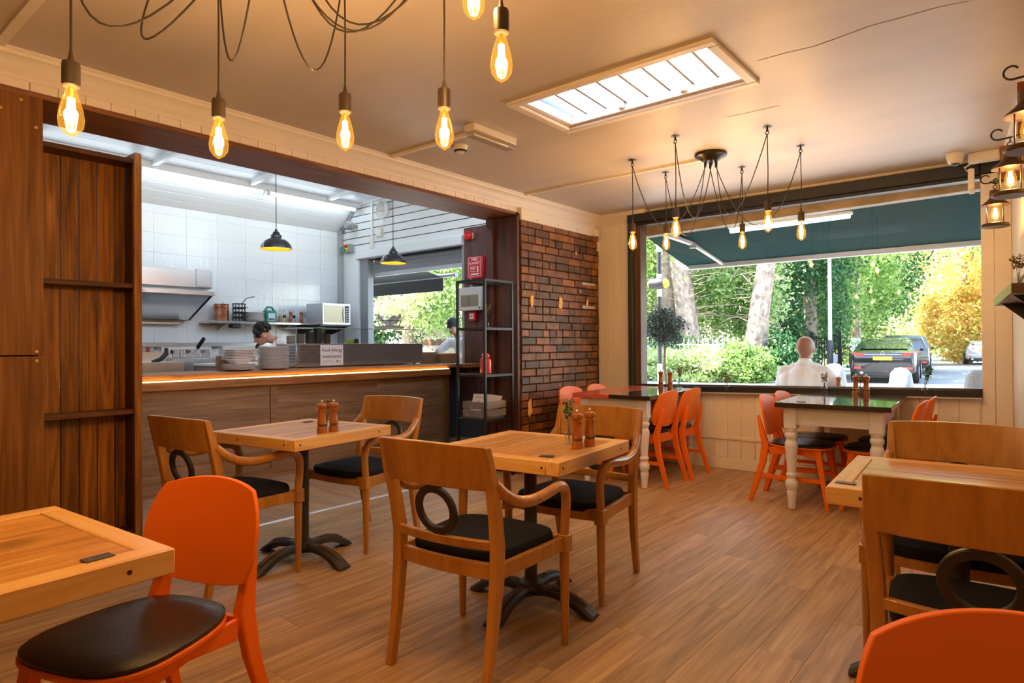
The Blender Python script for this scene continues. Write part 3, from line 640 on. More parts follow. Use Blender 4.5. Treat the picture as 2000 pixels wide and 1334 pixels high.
def make_table(label, board_mat=TABLEW, w=.70, d=.70):
    t = thing('pedestal_table', label, 'table')
    top = thing_part = bpy.data.objects.new('tabletop', MB().box(-w/2+.01, w/2-.01, -d/2+.01, d/2-.01, .690, .725).mesh('tabletop')); COL.objects.link(top); top.parent = t; top.data.materials.append(RAILW)
    rw = .062; n = 5; iw = (w-2*rw)/n
    for i in range(n):
        x = -w/2+rw+iw*i
        part('board', MB().box(x+.0012, x+iw-.0012, -d/2+rw+.001, d/2-rw-.001, .715, .7485), board_mat, top, bevel=.002)
    for s in (-1, 1):
        part('edge_rail', MB().box(s*w/2, s*(w/2-rw), -d/2, d/2, .692, .75), RAILW, top, bevel=.003)
        part('edge_rail', MB().box(-w/2+rw+.0005, w/2-rw-.0005, s*d/2, s*(d/2-rw), .692, .75), RAILX, top, bevel=.003)
        part('dowel', MB().lathe([(.0055,-.001),(.0055,.0012)], 10, ax='x', c=(s*w/2, -d/2+.035, .722)).lathe([(.0055,-.001),(.0055,.0012)], 10, ax='x', c=(s*w/2, d/2-.1, .722)), flat('dowel end', (.05,.025,.012), .6) if 'dowel end' not in bpy.data.materials else bpy.data.materials['dowel end'], top, kind='stuff')
        part('dowel', MB().lathe([(.0055,-.001),(.0055,.0012)], 10, ax='y', c=(-.1, s*d/2, .722)).lathe([(.0055,-.001),(.0055,.0012)], 10, ax='y', c=(.27, s*d/2, .722)), bpy.data.materials['dowel end'], top, kind='stuff')
    part('post', MB().lathe([(.030,.07),(.030,.69)], 20).lathe([(.075,.68),(.075,.692)], 16), IRON, t)
    ft = part('foot_hub', MB().lathe([(.060,.075),(.056,.105),(.036,.118)], 20), IRON, t)
    for k in range(4):
        P = [(.03,.092),(.10,.100),(.17,.095),(.24,.076),(.30,.045),(.335,.020)]; Q = [(.03,.050),(.10,.066),(.17,.060),(.22,.046),(.262,.022),(.268,.008),(.33,.006)]
        wd = lambda r: .030+.010*r/.33
        vs = []; fs = []
        tp = [(.03+.305*i/8) for i in range(9)]
        zt = lambda r: float(np.interp(r, [p[0] for p in P], [p[1] for p in P])); zq = lambda r: float(np.interp(r, [p[0] for p in Q], [p[1] for p in Q]))
        for r in tp:
            h = wd(r)
            for a, z in ((-h,zq(r)),(-h,zt(r)-.012),(-h*.65,zt(r)),(h*.65,zt(r)),(h,zt(r)-.012),(h,zq(r))): vs.append((r, a, z))
        for i in range(8):
            for q in range(6): fs.append((i*6+q, i*6+6+q, i*6+6+(q+1) % 6, i*6+(q+1) % 6))
        fs += [tuple(range(6)), tuple(reversed([48+q for q in range(6)]))]
        m_ = MB().add(vs, fs); a = part('foot', m_, IRON, t, rot=(0,0,PI/2*k))
        part('worn_ridge', MB().tube([(.12,0,.0985),(.17,0,.0945),(.24,0,.077),(.29,0,.0515)], [.006,.010,.010,.006], 8, sx=1.3), flat('worn bronze', (.11,.06,.035), .55, .4, bump=.4) if 'worn bronze' not in bpy.data.materials else bpy.data.materials['worn bronze'], a)
        part('glide', MB().lathe([(.014,0),(.014,.012)], 10, c=(.30,0,0)), BLACKM, a)
    return t
tb = make_table('square pine table in the middle of the room with iron foot')
GT = 'square pine pedestal tables'; tb['group'] = GT; tb.location = (-1.845, 2.375, 0); tb.rotation_euler = (0,0,R(6))
dup(tb, (-3.235, 2.05, 0), R(8), 'square pale pine table nearest to the kitchen counter', GT)
dup(tb, (-1.88, .275, 0), R(4), 'square pine table cut by the left edge, in front of orange chair', GT)
dup(tb, (-.205, 2.63, 0), R(93.5), 'square pine table cut by the right edge, between two armchairs', GT)

def make_farm(label, coral):
    t = thing('farmhouse_table', label, 'table'); w, d, h = .74, 1.20, .785
    tp = part('tabletop', MB().box(-w/2, w/2, -d/2, d/2, h-.036, h) if not coral else MB().box(-w/2+.36, w/2, -d/2, d/2, h-.036, h), GLOSST, t, bevel=.003)
    if coral: part('coral_board', MB().box(-w/2, -w/2+.359, -d/2, d/2, h-.036, h), CORAL, tp, bevel=.003, label='coral painted half of the top')
    for sx in (-1, 1):
        part('apron', MB().box(sx*(w/2-.075), sx*(w/2-.098), -d/2+.11, d/2-.11, h-.165, h-.037), WHITEP, t)
        part('apron', MB().box(-w/2+.11, w/2-.11, sx*(d/2-.075), sx*(d/2-.098), h-.165, h-.037), WHITEP, t)
        for sy in (-1, 1):
            c = (sx*(w/2-.095), sy*(d/2-.095))
            pf = [(.024,0),(.026,.04),(.032,.10),(.036,.125),(.031,.14),(.041,.165),(.045,.185),(.041,.205),(.029,.222),(.028,.232),(.040,.245),(.040,.256),(.030,.268),(.033,.33),(.039,.40),(.044,.45),(.046,.475),(.037,.50),(.032,.51),(.044,.53),(.046,.545),(.040,.56),(.034,.568),(.044,.58),(.044,.592)]
            part('leg', MB().lathe(pf, 20, c=(c[0],c[1],0)).box(c[0]-.045, c[0]+.045, c[1]-.045, c[1]+.045, .59, h-.037), WHITEP, t, bevel=.006, label='turned white leg')
    return t
f1 = make_farm('white farmhouse table with dark and coral top, beside the brick wall', True); f1.location = (-2.855, 5.345, 0); f1.rotation_euler = (0,0,R(3))
f2 = make_farm('white farmhouse table with dark gloss top, in front of the seated person', False); f2.location = (-1.145, 5.435, 0); f2.rotation_euler = (0,0,R(3.5))
f1['group'] = f2['group'] = 'white farmhouse tables'
# small dark number plates on the tables
SLATE = flat('slate plate', (.06,.055,.06), .45, bump=.1)
def plate(x, y, rz, label, z=.7502):
    t = thing('table_plate', label, 'table plate', (x, y, z), R(rz), 'slate plates on the tables')
    part('card', MB().box(-.030, .030, -.017, .017, 0, .003), SLATE, t, bevel=.001)
    part('divider_line', MB().box(-.016, -.0145, -.014, .014, .003, .0034), flat('etched line', (.3,.29,.3), .6) if 'etched line' not in bpy.data.materials else bpy.data.materials['etched line'], t)
plate(-1.615, .508, 96, 'small slate plate on the table at left edge')
plate(-1.585, 2.155, 20, 'small slate plate on the near corner of the centre table')
plate(-.492, 2.345, 2, 'small slate plate on the corner of the right table')
plate(-3.47, 2.235, 100, 'small slate plate on the far corner of the pale table', )
plate(-1.33, 4.955, 8, 'small slate plate near edge of the dark gloss table', .7852)

def make_mill(label, group, h=.165):
    t = thing('pepper_mill', label, 'pepper mill', group=group)
    k = h/.165
    part('body', MB().lathe([(.0265*k,0),(.0265*k,.030*k),(.024*k,.033*k)], 20), MILLW, t)
    part('window', MB().lathe([(.0225*k,.033*k),(.0225*k,.046*k)], 20), flat('peppercorns', (.10,.07,.06), .2, spec=.8) if 'peppercorns' not in bpy.data.materials else bpy.data.materials['peppercorns'], t)
    part('shaft', MB().lathe([(.025*k,.046*k),(.025*k,.052*k),(.021*k,.075*k),(.019*k,.098*k),(.021*k,.118*k),(.023*k,.122*k),(.019*k,.125*k),(.022*k,.128*k),(.019*k,.131*k)], 20), MILLW, t)
    hd = part('head', MB().lathe([(.020*k,.131*k),(.026*k,.138*k),(.027*k,.148*k),(.024*k,.155*k),(.012*k,.159*k),(.006*k,.160*k)], 20), MILLW, t)
    part('knob', MB().lathe([(.003*k,.159*k),(.0045*k,.163*k),(.006*k,.168*k),(.004*k,.173*k),(.001,.175*k)], 12), STEEL, hd)
    return t
GM = 'wooden pepper mills'
m0 = make_mill('wooden mill at the centre table, standing left beside the vase', GM); m0.location = (-1.600, 2.405, .7495)
dup(m0, (-1.590, 2.495, .7495), 0, 'wooden mill at the centre table, the right one of two')
dup(m0, (-2.990, 2.010, .7495), 0, 'wooden mill on the pale table by the counter, the left one')
dup(m0, (-2.975, 2.075, .7495), 0, 'wooden mill on the pale table by the counter, the right one')
dup(m0, (-2.865, 5.80, .785), 0, 'left wooden mill on the coral and dark table')
dup(m0, (-2.765, 5.80, .785), 0, 'right wooden mill on the coral and dark table')
dup(m0, (-1.150, 5.88, .785), 0, 'left wooden mill on the dark gloss table')
dup(m0, (-1.070, 5.86, .785), 0, 'right wooden mill on the dark gloss table')

def leafcloud(pts, size, rnd=.4, aspect=.55, flatness=0.0):
    """numpy: one folded quad per point"""
    n = len(pts); pts = np.asarray(pts, float)
    a = np.random.normal(size=(n,3)); a /= np.linalg.norm(a, axis=1, keepdims=True)
    b = np.random.normal(size=(n,3)); b[:,2] += flatness; b -= a*(a*b).sum(1, keepdims=True); b /= np.linalg.norm(b, axis=1, keepdims=True)
    s = size*(1+rnd*np.random.uniform(-1,1,(n,1)))
    V = np.empty((n,4,3)); V[:,0] = pts-a*s; V[:,1] = pts+b*s*aspect; V[:,2] = pts+a*s; V[:,3] = pts-b*s*aspect
    me = bpy.data.meshes.new('leaves'); me.vertices.add(4*n); me.loops.add(4*n); me.polygons.add(n)
    me.vertices.foreach_set('co', V.reshape(-1)); me.loops.foreach_set('vertex_index', np.arange(4*n, dtype=np.int32)); me.polygons.foreach_set('loop_start', np.arange(0, 4*n, 4, dtype=np.int32))
    me.update(calc_edges=True); return me
def make_vase(label, kind, x, y, z, lean=.0, mat=None, sc=1.0):
    t = thing('bud_vase', label, 'vase', (x, y, z), 0, 'glass bud vases'); t.scale = (sc, sc, sc)
    part('bottle', MB().lathe([(.022,0),(.024,.004),(.024,.045),(.020,.058),(.0095,.068),(.009,.082),(.012,.085),(.0105,.085),(.0075,.080),(.008,.068),(.018,.056),(.0215,.044),(.0215,.007),(.002,.006)], 20, cap=False), CLEAR, t)
    st = MB(); pts = []
    for i in range(5):
        a = 2*PI*i/5; h = random.uniform(.10,.14) if kind != 'tall' else random.uniform(.13,.19)
        e = (lean+.022*math.cos(a), .022*math.sin(a), .05+h)
        st.tube([(0,0,.01),(.004*math.cos(a),.004*math.sin(a),.075),e], .0012, 5)
        for q in range(26): w = random.uniform(.35,1); pts.append((e[0]*w+random.gauss(0,.008), e[1]*w+random.gauss(0,.008), .078+(e[2]-.078)*w+random.gauss(0,.005)))
    s = part('stems', st, DRY, t); link('leaves', leafcloud(pts, .0065, .5, .7), mat or DRY, s, kind='stuff')
    return t
make_vase('glass bud vase with green sprig beside the mills on the centre table', 'tall', -1.668, 2.440, .7495, 0, LEAFD)
make_vase('glass bud vase with pale dried sprig behind the mills near the counter', 'dry', -3.075, 2.10, .7495)
make_vase('glass bud vase with dried flowers between the mills on the dark gloss table', 'dry', -1.11, 5.83, .785, .0)
make_vase('glass bud vase alone on the dark gloss table, in front of the seated person', 'dry', -1.395, 5.90, .785, 0)
make_vase('glass bud vase with dried stalks on the coral and dark table', 'tall', -2.70, 5.86, .785, .02)
make_vase('glass bud vase on the window sill, left of the seated person', 'dry', -2.305, YW-.03, zb(-2.3), 0)
make_vase('glass bud vase with tall dark sprig on the window sill, by the right chairs', 'tall', -.688, YW-.035, zb(-.688), .03, LEAFD, 1.1)
# ------------------------------------------------------------------ lamps
def point(loc, w, c=WARM, r=.02):
    l = bpy.data.lights.new('lamp_light', 'POINT'); l.energy = w; l.color = c; l.shadow_soft_size = r
    o = bpy.data.objects.new('lamp_light', l); COL.objects.link(o); o.location = loc; return o
HOLD = flat('lamp holder', (.035,.022,.015), .45, bump=.1)
bulb_me = MB().lathe([(.013,0),(.014,-.012),(.020,-.030),(.028,-.060),(.032,-.088),(.029,-.110),(.018,-.126),(.006,-.134),(.001,-.138)], 24, cap=False).mesh('bulb', 60)
fb = MB()
for i in range(6):
    a = 2*PI*i/6; fb.rod((.007*math.cos(a),.007*math.sin(a),-.030),(.011*math.cos(a+.5),.011*math.sin(a+.5),-.100), .0022, 5)
fil_me = fb.mesh('filament'); stem_me = MB().lathe([(.006,0),(.005,-.03),(.002,-.034)], 10).mesh('bulb_stem')
hold_me = MB().lathe([(.0045,.098),(.008,.075),(.009,.072),(.021,.068),(.0225,.060),(.0225,.004),(.019,0)], 20).mesh('lamp_holder')
def fit_bulb(t, x, y, z, w=1.0):     # z: height of the underside of the holder
    h = link('lamp_holder', hold_me, HOLD, t, (x,y,z))
    link('bulb', bulb_me, AMBER, h); link('filament', fil_me, FIL, h); link('cap', stem_me, BRASS, h)
    L = t.location; point((L.x+x, L.y+y, L.z+z-.068), BULB_W*w)
def sag(a, lo, b, n=18, k=2.0):
    a, lo, b = Vector(a), Vector(lo), Vector(b); c = 2*lo-.5*(a+b); o = []
    for i in range(n+1): s = i/n; o.append(a*(1-s)**2+c*2*s*(1-s)+b*s*s)
    return o
hook_me = MB().lathe([(.028,0),(.028,-.003),(.006,-.006),(.006,-.02),(.009,-.022),(.009,-.03)], 16).ring(.011, .003, 12, 6, c=(0,0,-.040), ax='y').mesh('ceiling_hook')
def cluster(label, canopy, bulbs, lows, scale=1.0):
    t = thing('pendant_cluster', label, 'ceiling light', (canopy[0], canopy[1], ZC))
    part('canopy', MB().lathe([(.012,-.062),(.050,-.060),(.062,-.055),(.075,-.040),(.115,-.022),(.118,-.012),(.115,0)], 32), flat('black canopy', (.02,.018,.017), .3, .4) if 'black canopy' not in bpy.data.materials else bpy.data.materials['black canopy'], t)
    for i, (x, y, z) in enumerate(bulbs):
        x -= canopy[0]; y -= canopy[1]; z -= ZC; a = 2*PI*i/len(bulbs)
        if i < 6 or True: link('ceiling_hook', hook_me, BLACK, t, (x, y, 0))
        part('cord', MB().tube([(x,y,-.045),(x+.003,y,z*.5),(x,y,z+.09)], .0032, 7), CORD, t)
        lo = lows[i]
        if lo is None: continue
        lo = (lo[0]-canopy[0], lo[1]-canopy[1], lo[2]-ZC)
        part('cord', MB().tube([(.045*math.cos(a),.045*math.sin(a),-.05)]+sag((.045*math.cos(a),.045*math.sin(a),-.09), lo, (x,y,-.045)), .0032, 7), CORD, t)
        part('cord_grip', MB().lathe([(.007,-.10),(.007,-.055)], 8, c=(.045*math.cos(a),.045*math.sin(a),0)), BLACK, t)
        fit_bulb(t, x, y, z)
    return t
B2 = [(-2.385,4.373,2.075),(-1.887,4.064,2.075),(-2.349,4.872,2.125),(-1.812,5.132,2.110),(-1.345,4.284,2.080),(-1.292,4.854,2.090)]
cluster('black six-bulb pendant cluster hanging by the shop window', (-1.861,4.615), [B2[k] for k in (4,5,3,2,0,1)], [(-1.64,4.45,2.13),(-1.55,4.75,2.08),(-1.82,4.90,2.09),(-2.12,4.76,2.07),(-2.14,4.46,2.10),(-1.88,4.33,2.12)])
def px(u, v, d):
    return Vector((0,0,1.22))+d*(_f+_R*((u-1000)/FPX)-_U*((v-667)/FPX))
B1 = [(-2.043,.582,1.935),(-2.175,1.056,2.005),(-1.92,1.394,2.06),(-1.536,1.516,2.015),(-1.16,1.372,2.098),(-1.219,1.322,2.275),(-1.25,.62,2.08),(-1.55,.30,2.05)]  # last two bulbs hang out of view, added as fill light
c1 = cluster('large black pendant cluster of amber bulbs at top left, nearest to us', (-1.74,1.03), [B1[k] for k in (7,6,4,5,3,2,1,0)],
    [(-1.6,.7,2.33),(-1.5,.9,2.36), px(720,47,2.05), px(695,62,2.1), px(690,60,2.2), px(610,136,2.15), px(455,118,2.1), px(215,52,1.85)])
pb_ = MB().tube(sag((-2.30,.95,-.03+ZC), px(290,76,2.0), (-1.80,1.03,ZC-.09)), .0032, 7); pb_.xf(Matrix.Translation((1.74,-1.03,-ZC)))
part('cord', pb_, CORD, c1); link('ceiling_hook', hook_me, BLACK, c1, (-2.30+1.74, .95-1.03, 0))

# kitchen tubes and dome pendants
def batten(x, y0, y1, z, label):
    t = thing('strip_light', label, 'strip light', (x, y0, z), 0, 'kitchen strip lights'); L = y1-y0
    part('tube', MB().rod((0,.02,-.03),(0,L-.02,-.03), .020, 12), TUBEH if x > -5 else TUBEM, t); part('housing', MB().box(-.03, .03, 0, L, -.012, .012), WHITEB, t, bevel=.004)
    for y in (0, L-.03): part('end_cap', MB().box(-.026, .026, y, y+.03, -.055, -.01), WHITEB, t, bevel=.004)
batten(-4.30, 1.8, 3.1, 2.64, 'added strip light unseen behind the lintel, cooling the counter, nearer one'); batten(-4.30, 3.2, 4.5, 2.64, 'added strip light unseen behind the lintel, cooling the counter, farther one')  # unseen strips, added to throw cool light on the counter
batten(-8.00, 1.3, 2.9, 3.318, 'long white kitchen strip light, the part hidden behind the shelf unit'); batten(-8.00, 2.95, 4.50, 3.318, 'long white kitchen strip light nearer the wooden shelf unit'); batten(-8.00, 4.55, 6.0, 3.318, 'long white kitchen strip light nearer the kitchen window')
t = thing('spot_panel', 'small bright square ceiling lamp in the kitchen, under the lintel', 'ceiling lamp', (-6.95, 4.55, 3.43)); part('housing', MB().box(-.07,.07,-.1,.1,-.02,.01), WHITEB, t); part('diffuser', MB().box(-.055,.055,-.085,.085,-.028,-.02), TUBEM, t)
GOLD = flat('gold lamp inside', (.85,.50,.07), .4)
def dome(x, y, z, label):
    t = thing('dome_pendant', label, 'pendant lamp', (x, y, z), 0, 'black dome pendants')
    o = [(.162,0),(.160,.012),(.150,.045),(.125,.080),(.088,.105),(.060,.118),(.056,.130),(.058,.140),(.050,.150),(.036,.165),(.032,.182),(.016,.190),(.013,.21)]
    part('shade', MB().lathe(o, 36, cap=False), flat('black enamel', (.02,.022,.025), .25, coat=.5) if 'black enamel' not in bpy.data.materials else bpy.data.materials['black enamel'], t)
    part('inner_shade', MB().lathe([(.159,.002),(.146,.044),(.12,.078),(.08,.102),(.03,.11)], 36, cap=False), GOLD, t)
    part('cord', MB().rod((0,0,.20),(0,0,3.392+(x+8.08)*.0539-z), .004, 6), CORD, t)
    point((x, y, z+.060), 1.0, (1.0,.62,.2), .02)
dome(-6.2, 3.62, 2.245, 'black dome pendant with gold inside above the plates'); dome(-6.2, 5.21, 2.245, 'black dome pendant with gold inside before the kitchen window')

# emergency light, smoke detector, camera on the ceiling
t = thing('emergency_light', 'white emergency light box on the ceiling by the rooflight', 'emergency light', (-2.83, 2.97, ZC))
part('housing', MB().box(0, .09, 0, .43, -.045, 0), PLASTW, t, bevel=.004); part('diffuser', MB().box(.004, .086, .01, .42, -.078, -.046), glass('ribbed diffuser', (.93,.90,.85), .9, .15), t, bevel=.006); part('tube', MB().rod((.045,.04,-.058),(.045,.38,-.058), .008, 10), PLASTW, t)
t = thing('smoke_detector', 'round smoke detector with red tag on the ceiling', 'smoke detector', (-3.15, 3.267, ZC))
part('base', MB().lathe([(.05,-.018),(.052,-.012),(.052,0)], 24), PLASTW, t); part('head', MB().lathe([(.018,-.052),(.028,-.048),(.044,-.038),(.046,-.018)], 24), PLASTW, t); part('vent_band', MB().lathe([(.040,-.044),(.0462,-.038),(.0462,-.033)], 24), BLACKM, t); part('dust_tag', MB().box(-.04,-.036,-.09,-.035,-.012,-.004), RED, t)
t = thing('dome_camera', 'cream ceiling camera above the right end of the shop window', 'camera', (-.455, 5.83, ZC))
part('base', MB().lathe([(.055,-.035),(.058,-.02),(.058,0)], 24), PLASTW, t); b = part('ball', MB().lathe([(.012,-.088),(.035,-.078),(.05,-.055),(.052,-.034)], 24), PLASTW, t); part('lens', MB().lathe([(.012,-.094),(.030,-.084),(.030,-.080)], 20, c=(-.0,-.012,0)), BLACKM, b)
t = thing('junction_box', 'cream cable box and dangling sensor beside the ceiling camera', 'junction box', (-.33, 5.93, 2.59))
part('box', MB().box(-.05, .14, -.06, .03, -.025, .046), PLASTW, t, bevel=.006); part('sensor', MB().box(-.055, -.015, -.0, .03, -.22, -.06), PLASTW, t, bevel=.004); part('sensor_cap', MB().box(-.050, -.012, 0, .028, -.25, -.222), PAPER, t, bevel=.006); part('cable', MB().tube([(-.03,.0,-.02),(-.075,-.01,-.05),(-.06,0,-.075),(-.03,.01,-.06)], .006, 6), PLASTW, t)
t = thing('control_box', 'cream metal box with diamond emblem at the top right window corner', 'control box', (-.305, YW, 2.345))
part('cover', MB().box(0, .185, -.045, 0, 0, .155), CREAM, t, bevel=.003)
def text(parent, s, size, loc, rot, mat, name='lettering', align='CENTER', ext=.0008, sx=1.0):
    cu = bpy.data.curves.new(name, 'FONT'); cu.body = s; cu.size = size; cu.align_x = align; cu.align_y = 'CENTER'; cu.extrude = ext; cu.resolution_u = 3; cu.space_line = 1.0
    o = bpy.data.objects.new('text_source', cu); COL.objects.link(o); o.location = loc; o.rotation_euler = rot; o.scale = (sx,1,1); cu.materials.append(mat)
    bpy.context.view_layer.update(); me = bpy.data.meshes.new_from_object(o.evaluated_get(bpy.context.evaluated_depsgraph_get())); me.name = name
    q = bpy.data.objects.new(name, me); COL.objects.link(q); q.location = loc; q.rotation_euler = rot; q.scale = (sx,1,1); q.parent = parent
    bpy.data.objects.remove(o); return q
em = part('emblem', MB().prism([(.045,-.0455,.088),(.085,-.0455,.062),(.125,-.0455,.088),(.085,-.0455,.114)], (0,-.0012,0)), INK, t); text(em, 'NES', .032, (.085,-.0475,.088), (R(90),0,0), PLASTW)
solo('box_end', MB().box(-.315, -.16, YW-.055, YW, 2.505, 2.60), DKFRAME, 'dark end block of the window head at the right corner', 'end block', bevel=.004)
solo('door_sensor', MB().box(-3.795,-3.745,YW-.04,YW,2.25,2.36).box(-3.79,-3.75,YW-.055,YW-.04,2.30,2.35), PLASTW, 'small cream alarm sensor in the corner beside the brickwork', 'sensor', bevel=.006)

# ------------------------------------------------------------------ shelf unit and counter
t = thing('shelf_unit', 'tall dark pine shelf unit built in beside the kitchen opening', 'shelf unit', (-4.42, 0, 0))
for y in [.55+.0985*i for i in range(11)]:
    y1 = min(y+.0985, 1.60); part('back_board', MB().box(-.165, -.145, y+.002, y1-.002, .06, 2.42), PINE, t, bevel=.003)
part('side_panel', MB().box(-.165, .012, 1.600, 1.632, 0, 2.455), SHELFW, t, bevel=.002); part('side_panel', MB().box(-.165, .0, .52, .55, 0, 2.42), SHELFW, t)
part('edge_strip', MB().box(-.02, .015, 1.594, 1.640, 0, 2.45), PINE, t, bevel=.003); part('top_board', MB().box(-.17, .006, .52, 1.60, 2.385, 2.415), SHELFW, t, bevel=.002); part('plinth', MB().box(-.15, -.01, .55, 1.60, 0, .06), SHELFW, t)
for z in (1.592, .795): part('shelf', MB().box(-.145, .0, .55, 1.60, z, z+.03), SHELFW, t, bevel=.002)
CY0, CY1 = .55, 5.46
t = thing('counter', 'long plywood-fronted serving counter with glowing strip under its edge', 'counter', (-5.5, 0, 0))
part('body', MB().box(-.55, -.012, CY0, CY1, 0, .93), PLYC, t)
for y0, y1 in ((.6,1.72),(1.78,3.14),(3.215,4.40),(4.47,5.38)): part('front_panel', MB().box(-.012, 0, y0, y1, .085, .86), PLYC, t, bevel=.0015)
for y in (1.75, 3.18, 4.435): part('batten', MB().box(-.012, .006, y-.034, y+.034, .085, .86), PLYC, t, bevel=.002)
part('post', MB().box(-.30, .015, 5.39, 5.47, 0, .93), PLYD, t, bevel=.003); part('skirting', MB().box(-.012, .012, CY0, 5.39, 0, .085), PLYC, t, bevel=.003)
part('nosing', MB().box(-.01, .045, CY0, 5.475, .855, .931), COUNTERW, t, bevel=.012, seg=3); part('worktop', MB().box(-.75, .0, CY0, 5.73, .943, .985), COUNTERW, t, bevel=.004)
part('strip_light', MB().box(.004, .020, CY0, 5.46, .9312, .938), LEDW, t, label='glowing warm strip light'); part('backer', MB().box(-.55, .003, CY0, 5.47, .93, .943), PLYD, t)
WT = .985
# plates
pl_me = MB().lathe([(.05,0),(.09,.003),(.135,.014),(.15,.019),(.15,.022),(.13,.018),(.08,.008),(.0,.007)], 30, cap=False).mesh('plate')
ORD = 'lowest,second,third,fourth,fifth,sixth,seventh,eighth,ninth,tenth,eleventh,twelfth,thirteenth,fourteenth,fifteenth,sixteenth,seventeenth,eighteenth,nineteenth'.split(',')
def stack(me, x, y, z, n, dz, name, lab, grp, cat, mat=CHINA, jit=.004, turn=6):
    for k in range(n):
        o = link(name, me, mat, None, (x+random.uniform(-jit,jit), y+random.uniform(-jit,jit), z+dz*k), (0,0,random.uniform(0,turn)))
        tag(o, (ORD[k] if k == 0 else 'topmost' if k == n-1 else ORD[k]+' from bottom')+', '+lab, cat, grp)
stack(pl_me, -5.84, 3.375, WT, 19, .0115, 'dinner_plate', 'white dinner plate in tall stack by perforated steel panel', 'dinner plates in the tall stack', 'plate')
stack(pl_me, -5.86, 3.03, WT, 5, .0115, 'dinner_plate', 'white dinner plate under the square bowls', 'dinner plates under the bowls', 'plate')
bo = MB(); bs = lambda w, z: [(x, y, z) for x, y in outline_super(w, w, -w, w, 24, 6)]
lv = [(.055,0),(.06,.006),(.104,.040),(.110,.0455),(.124,.046),(.124,.051),(.110,.050),(.06,.012)]
for i, (w, z) in enumerate(lv): bo.v += bs(w, z)
for i in range(len(lv)-1):
    for q in range(24): bo.f.append((i*24+q, i*24+(q+1) % 24, (i+1)*24+(q+1) % 24, (i+1)*24+q))
bo.f.append(tuple(reversed(range(24)))); bo.f.append(tuple((len(lv)-1)*24+q for q in range(24)))
bowl_me = bo.mesh('bowl')
stack(bowl_me, -5.86, 3.03, WT+.066, 7, .0145, 'square_bowl', 'white square bowl on the smaller pile of plates', 'white square bowls on the plates', 'bowl', jit=.002, turn=.05)
wp = MB().lathe([(.10,0),(.112,.004),(.112,.008),(.0,.008)], 20).mesh('side_plate')
stack(wp, -6.14, 3.06, WT, 14, .0105, 'side_plate', 'buff plate in stack behind the square bowls', 'buff side plates behind the bowls', 'plate', flat('buff china', srgb(190,160,130), .4))
stack(wp, -5.98, 5.60, WT, 14, .0105, 'wooden_plate', 'brown plate in stack at end of steel display', 'brown plates past the display', 'plate', flat('brown china', srgb(120,88,66), .4))

# refrigerated display
t = thing('display_counter', 'stainless chilled display with glass top on the serving counter', 'display case', (-5.95, 3.70, WT+.012))
LY, DX = 1.77, -.40
bd = part('base', MB().box(DX, 0, 0, LY, 0, .235), STEEL, t, bevel=.004)
for (x, y) in ((-.05,.06),(-.05,LY-.1),(-.35,.06),(-.35,LY-.1)): part('foot', MB().lathe([(.018,-.012),(.018,0)], 10, c=(x,y,0)), BLACKM, t)
sl_ = MB()
for r_ in range(6):
    for c_ in range(12):
        y = .035+c_*.021; z = .045+r_*.031
        sl_.prism([(.0006,y,z),(.0006,y+.008,z),(.0006,y+.019,z+.018),(.0006,y+.011,z+.018)], (.0006,0,0))
        x = -.04-c_*.027; sl_.prism([(x,-.0006,z),(x-.010,-.0006,z),(x-.024,-.0006,z+.018),(x-.014,-.0006,z+.018)], (0,-.0006,0))
part('glass_edge', MB().rod((-.004,-.001,.242),(-.004,-.001,.412), .004, 6).rod((-.004,LY,.242),(-.004,LY,.412), .004, 6).rod((DX,-.001,.242),(DX,-.001,.412), .004, 6).rod((0,-.004,.414),(0,LY,.414), .004, 6).rod((DX,0,.414),(0,0,.414), .003, 6), flat('green glass edge glint', (.16,.34,.26), .1), t)  # opaque green rods put the glint of the glass edges into colour
part('vent_slots', sl_, INK, bd, kind='stuff')
part('top_edge', MB().box(DX, .006, -.004, LY, .232, .242), STEEL, t, bevel=.002)
for nm_, b in (('front_glass',(-.008,0,.0,LY,.242,.412)),('side_glass',(DX,-.008,0,.006,.242,.412)),('side_glass',(DX,-.008,LY-.006,LY,.242,.412)),('top_glass',(DX,.004,-.004,LY+.004,.412,.420))): part(nm_, MB().box(*b), GREENG, t)
part('divider', MB().box(-.02,-.012,1.38,1.386,.242,.412), STEEL, t)
for y in (.02, .30, .72, 1.25): part('lid_clip', MB().box(-.012,.002,y,y+.02,.395,.412), CLEAR, t)
fd = t
SGW = .215
s = thing('allergy_sign', 'white paper sign reading Food Allergy or Intolerance on the steel display', 'sign', (-5.95+.002, 3.985, WT+.02))
part('sheet', MB().box(0, .0015, 0, .29, .0, .225), PAPER, s)
rt = (R(90), 0, R(90))
text(s, 'Food Allergy', .050, (.0025,.145,.165), rt, flat('sign ink', (.03,.04,.025), .6)); text(s, 'or', .032, (.0025,.145,.133), rt, flat('light ink', (.45,.45,.45), .6)); text(s, 'Intolerance?', .050, (.0025,.145,.098), rt, bpy.data.materials['sign ink'])
part('small_print', MB().box(.0015,.0022,.03,.155,.052,.055).box(.0015,.0022,.03,.17,.043,.046).box(.0015,.0022,.03,.165,.034,.037).box(.0015,.0022,.03,.06,.025,.028), bpy.data.materials['light ink'], s, kind='stuff')
part('green_logo', MB().prism([(.0016,.195,.034),(.0016,.225,.034),(.0016,.21,.060)], (.0008,0,0)).box(.0016,.0024,.228,.255,.046,.050).box(.0016,.0024,.228,.25,.036,.040), flat('sign green', (.02,.25,.06), .6), s)
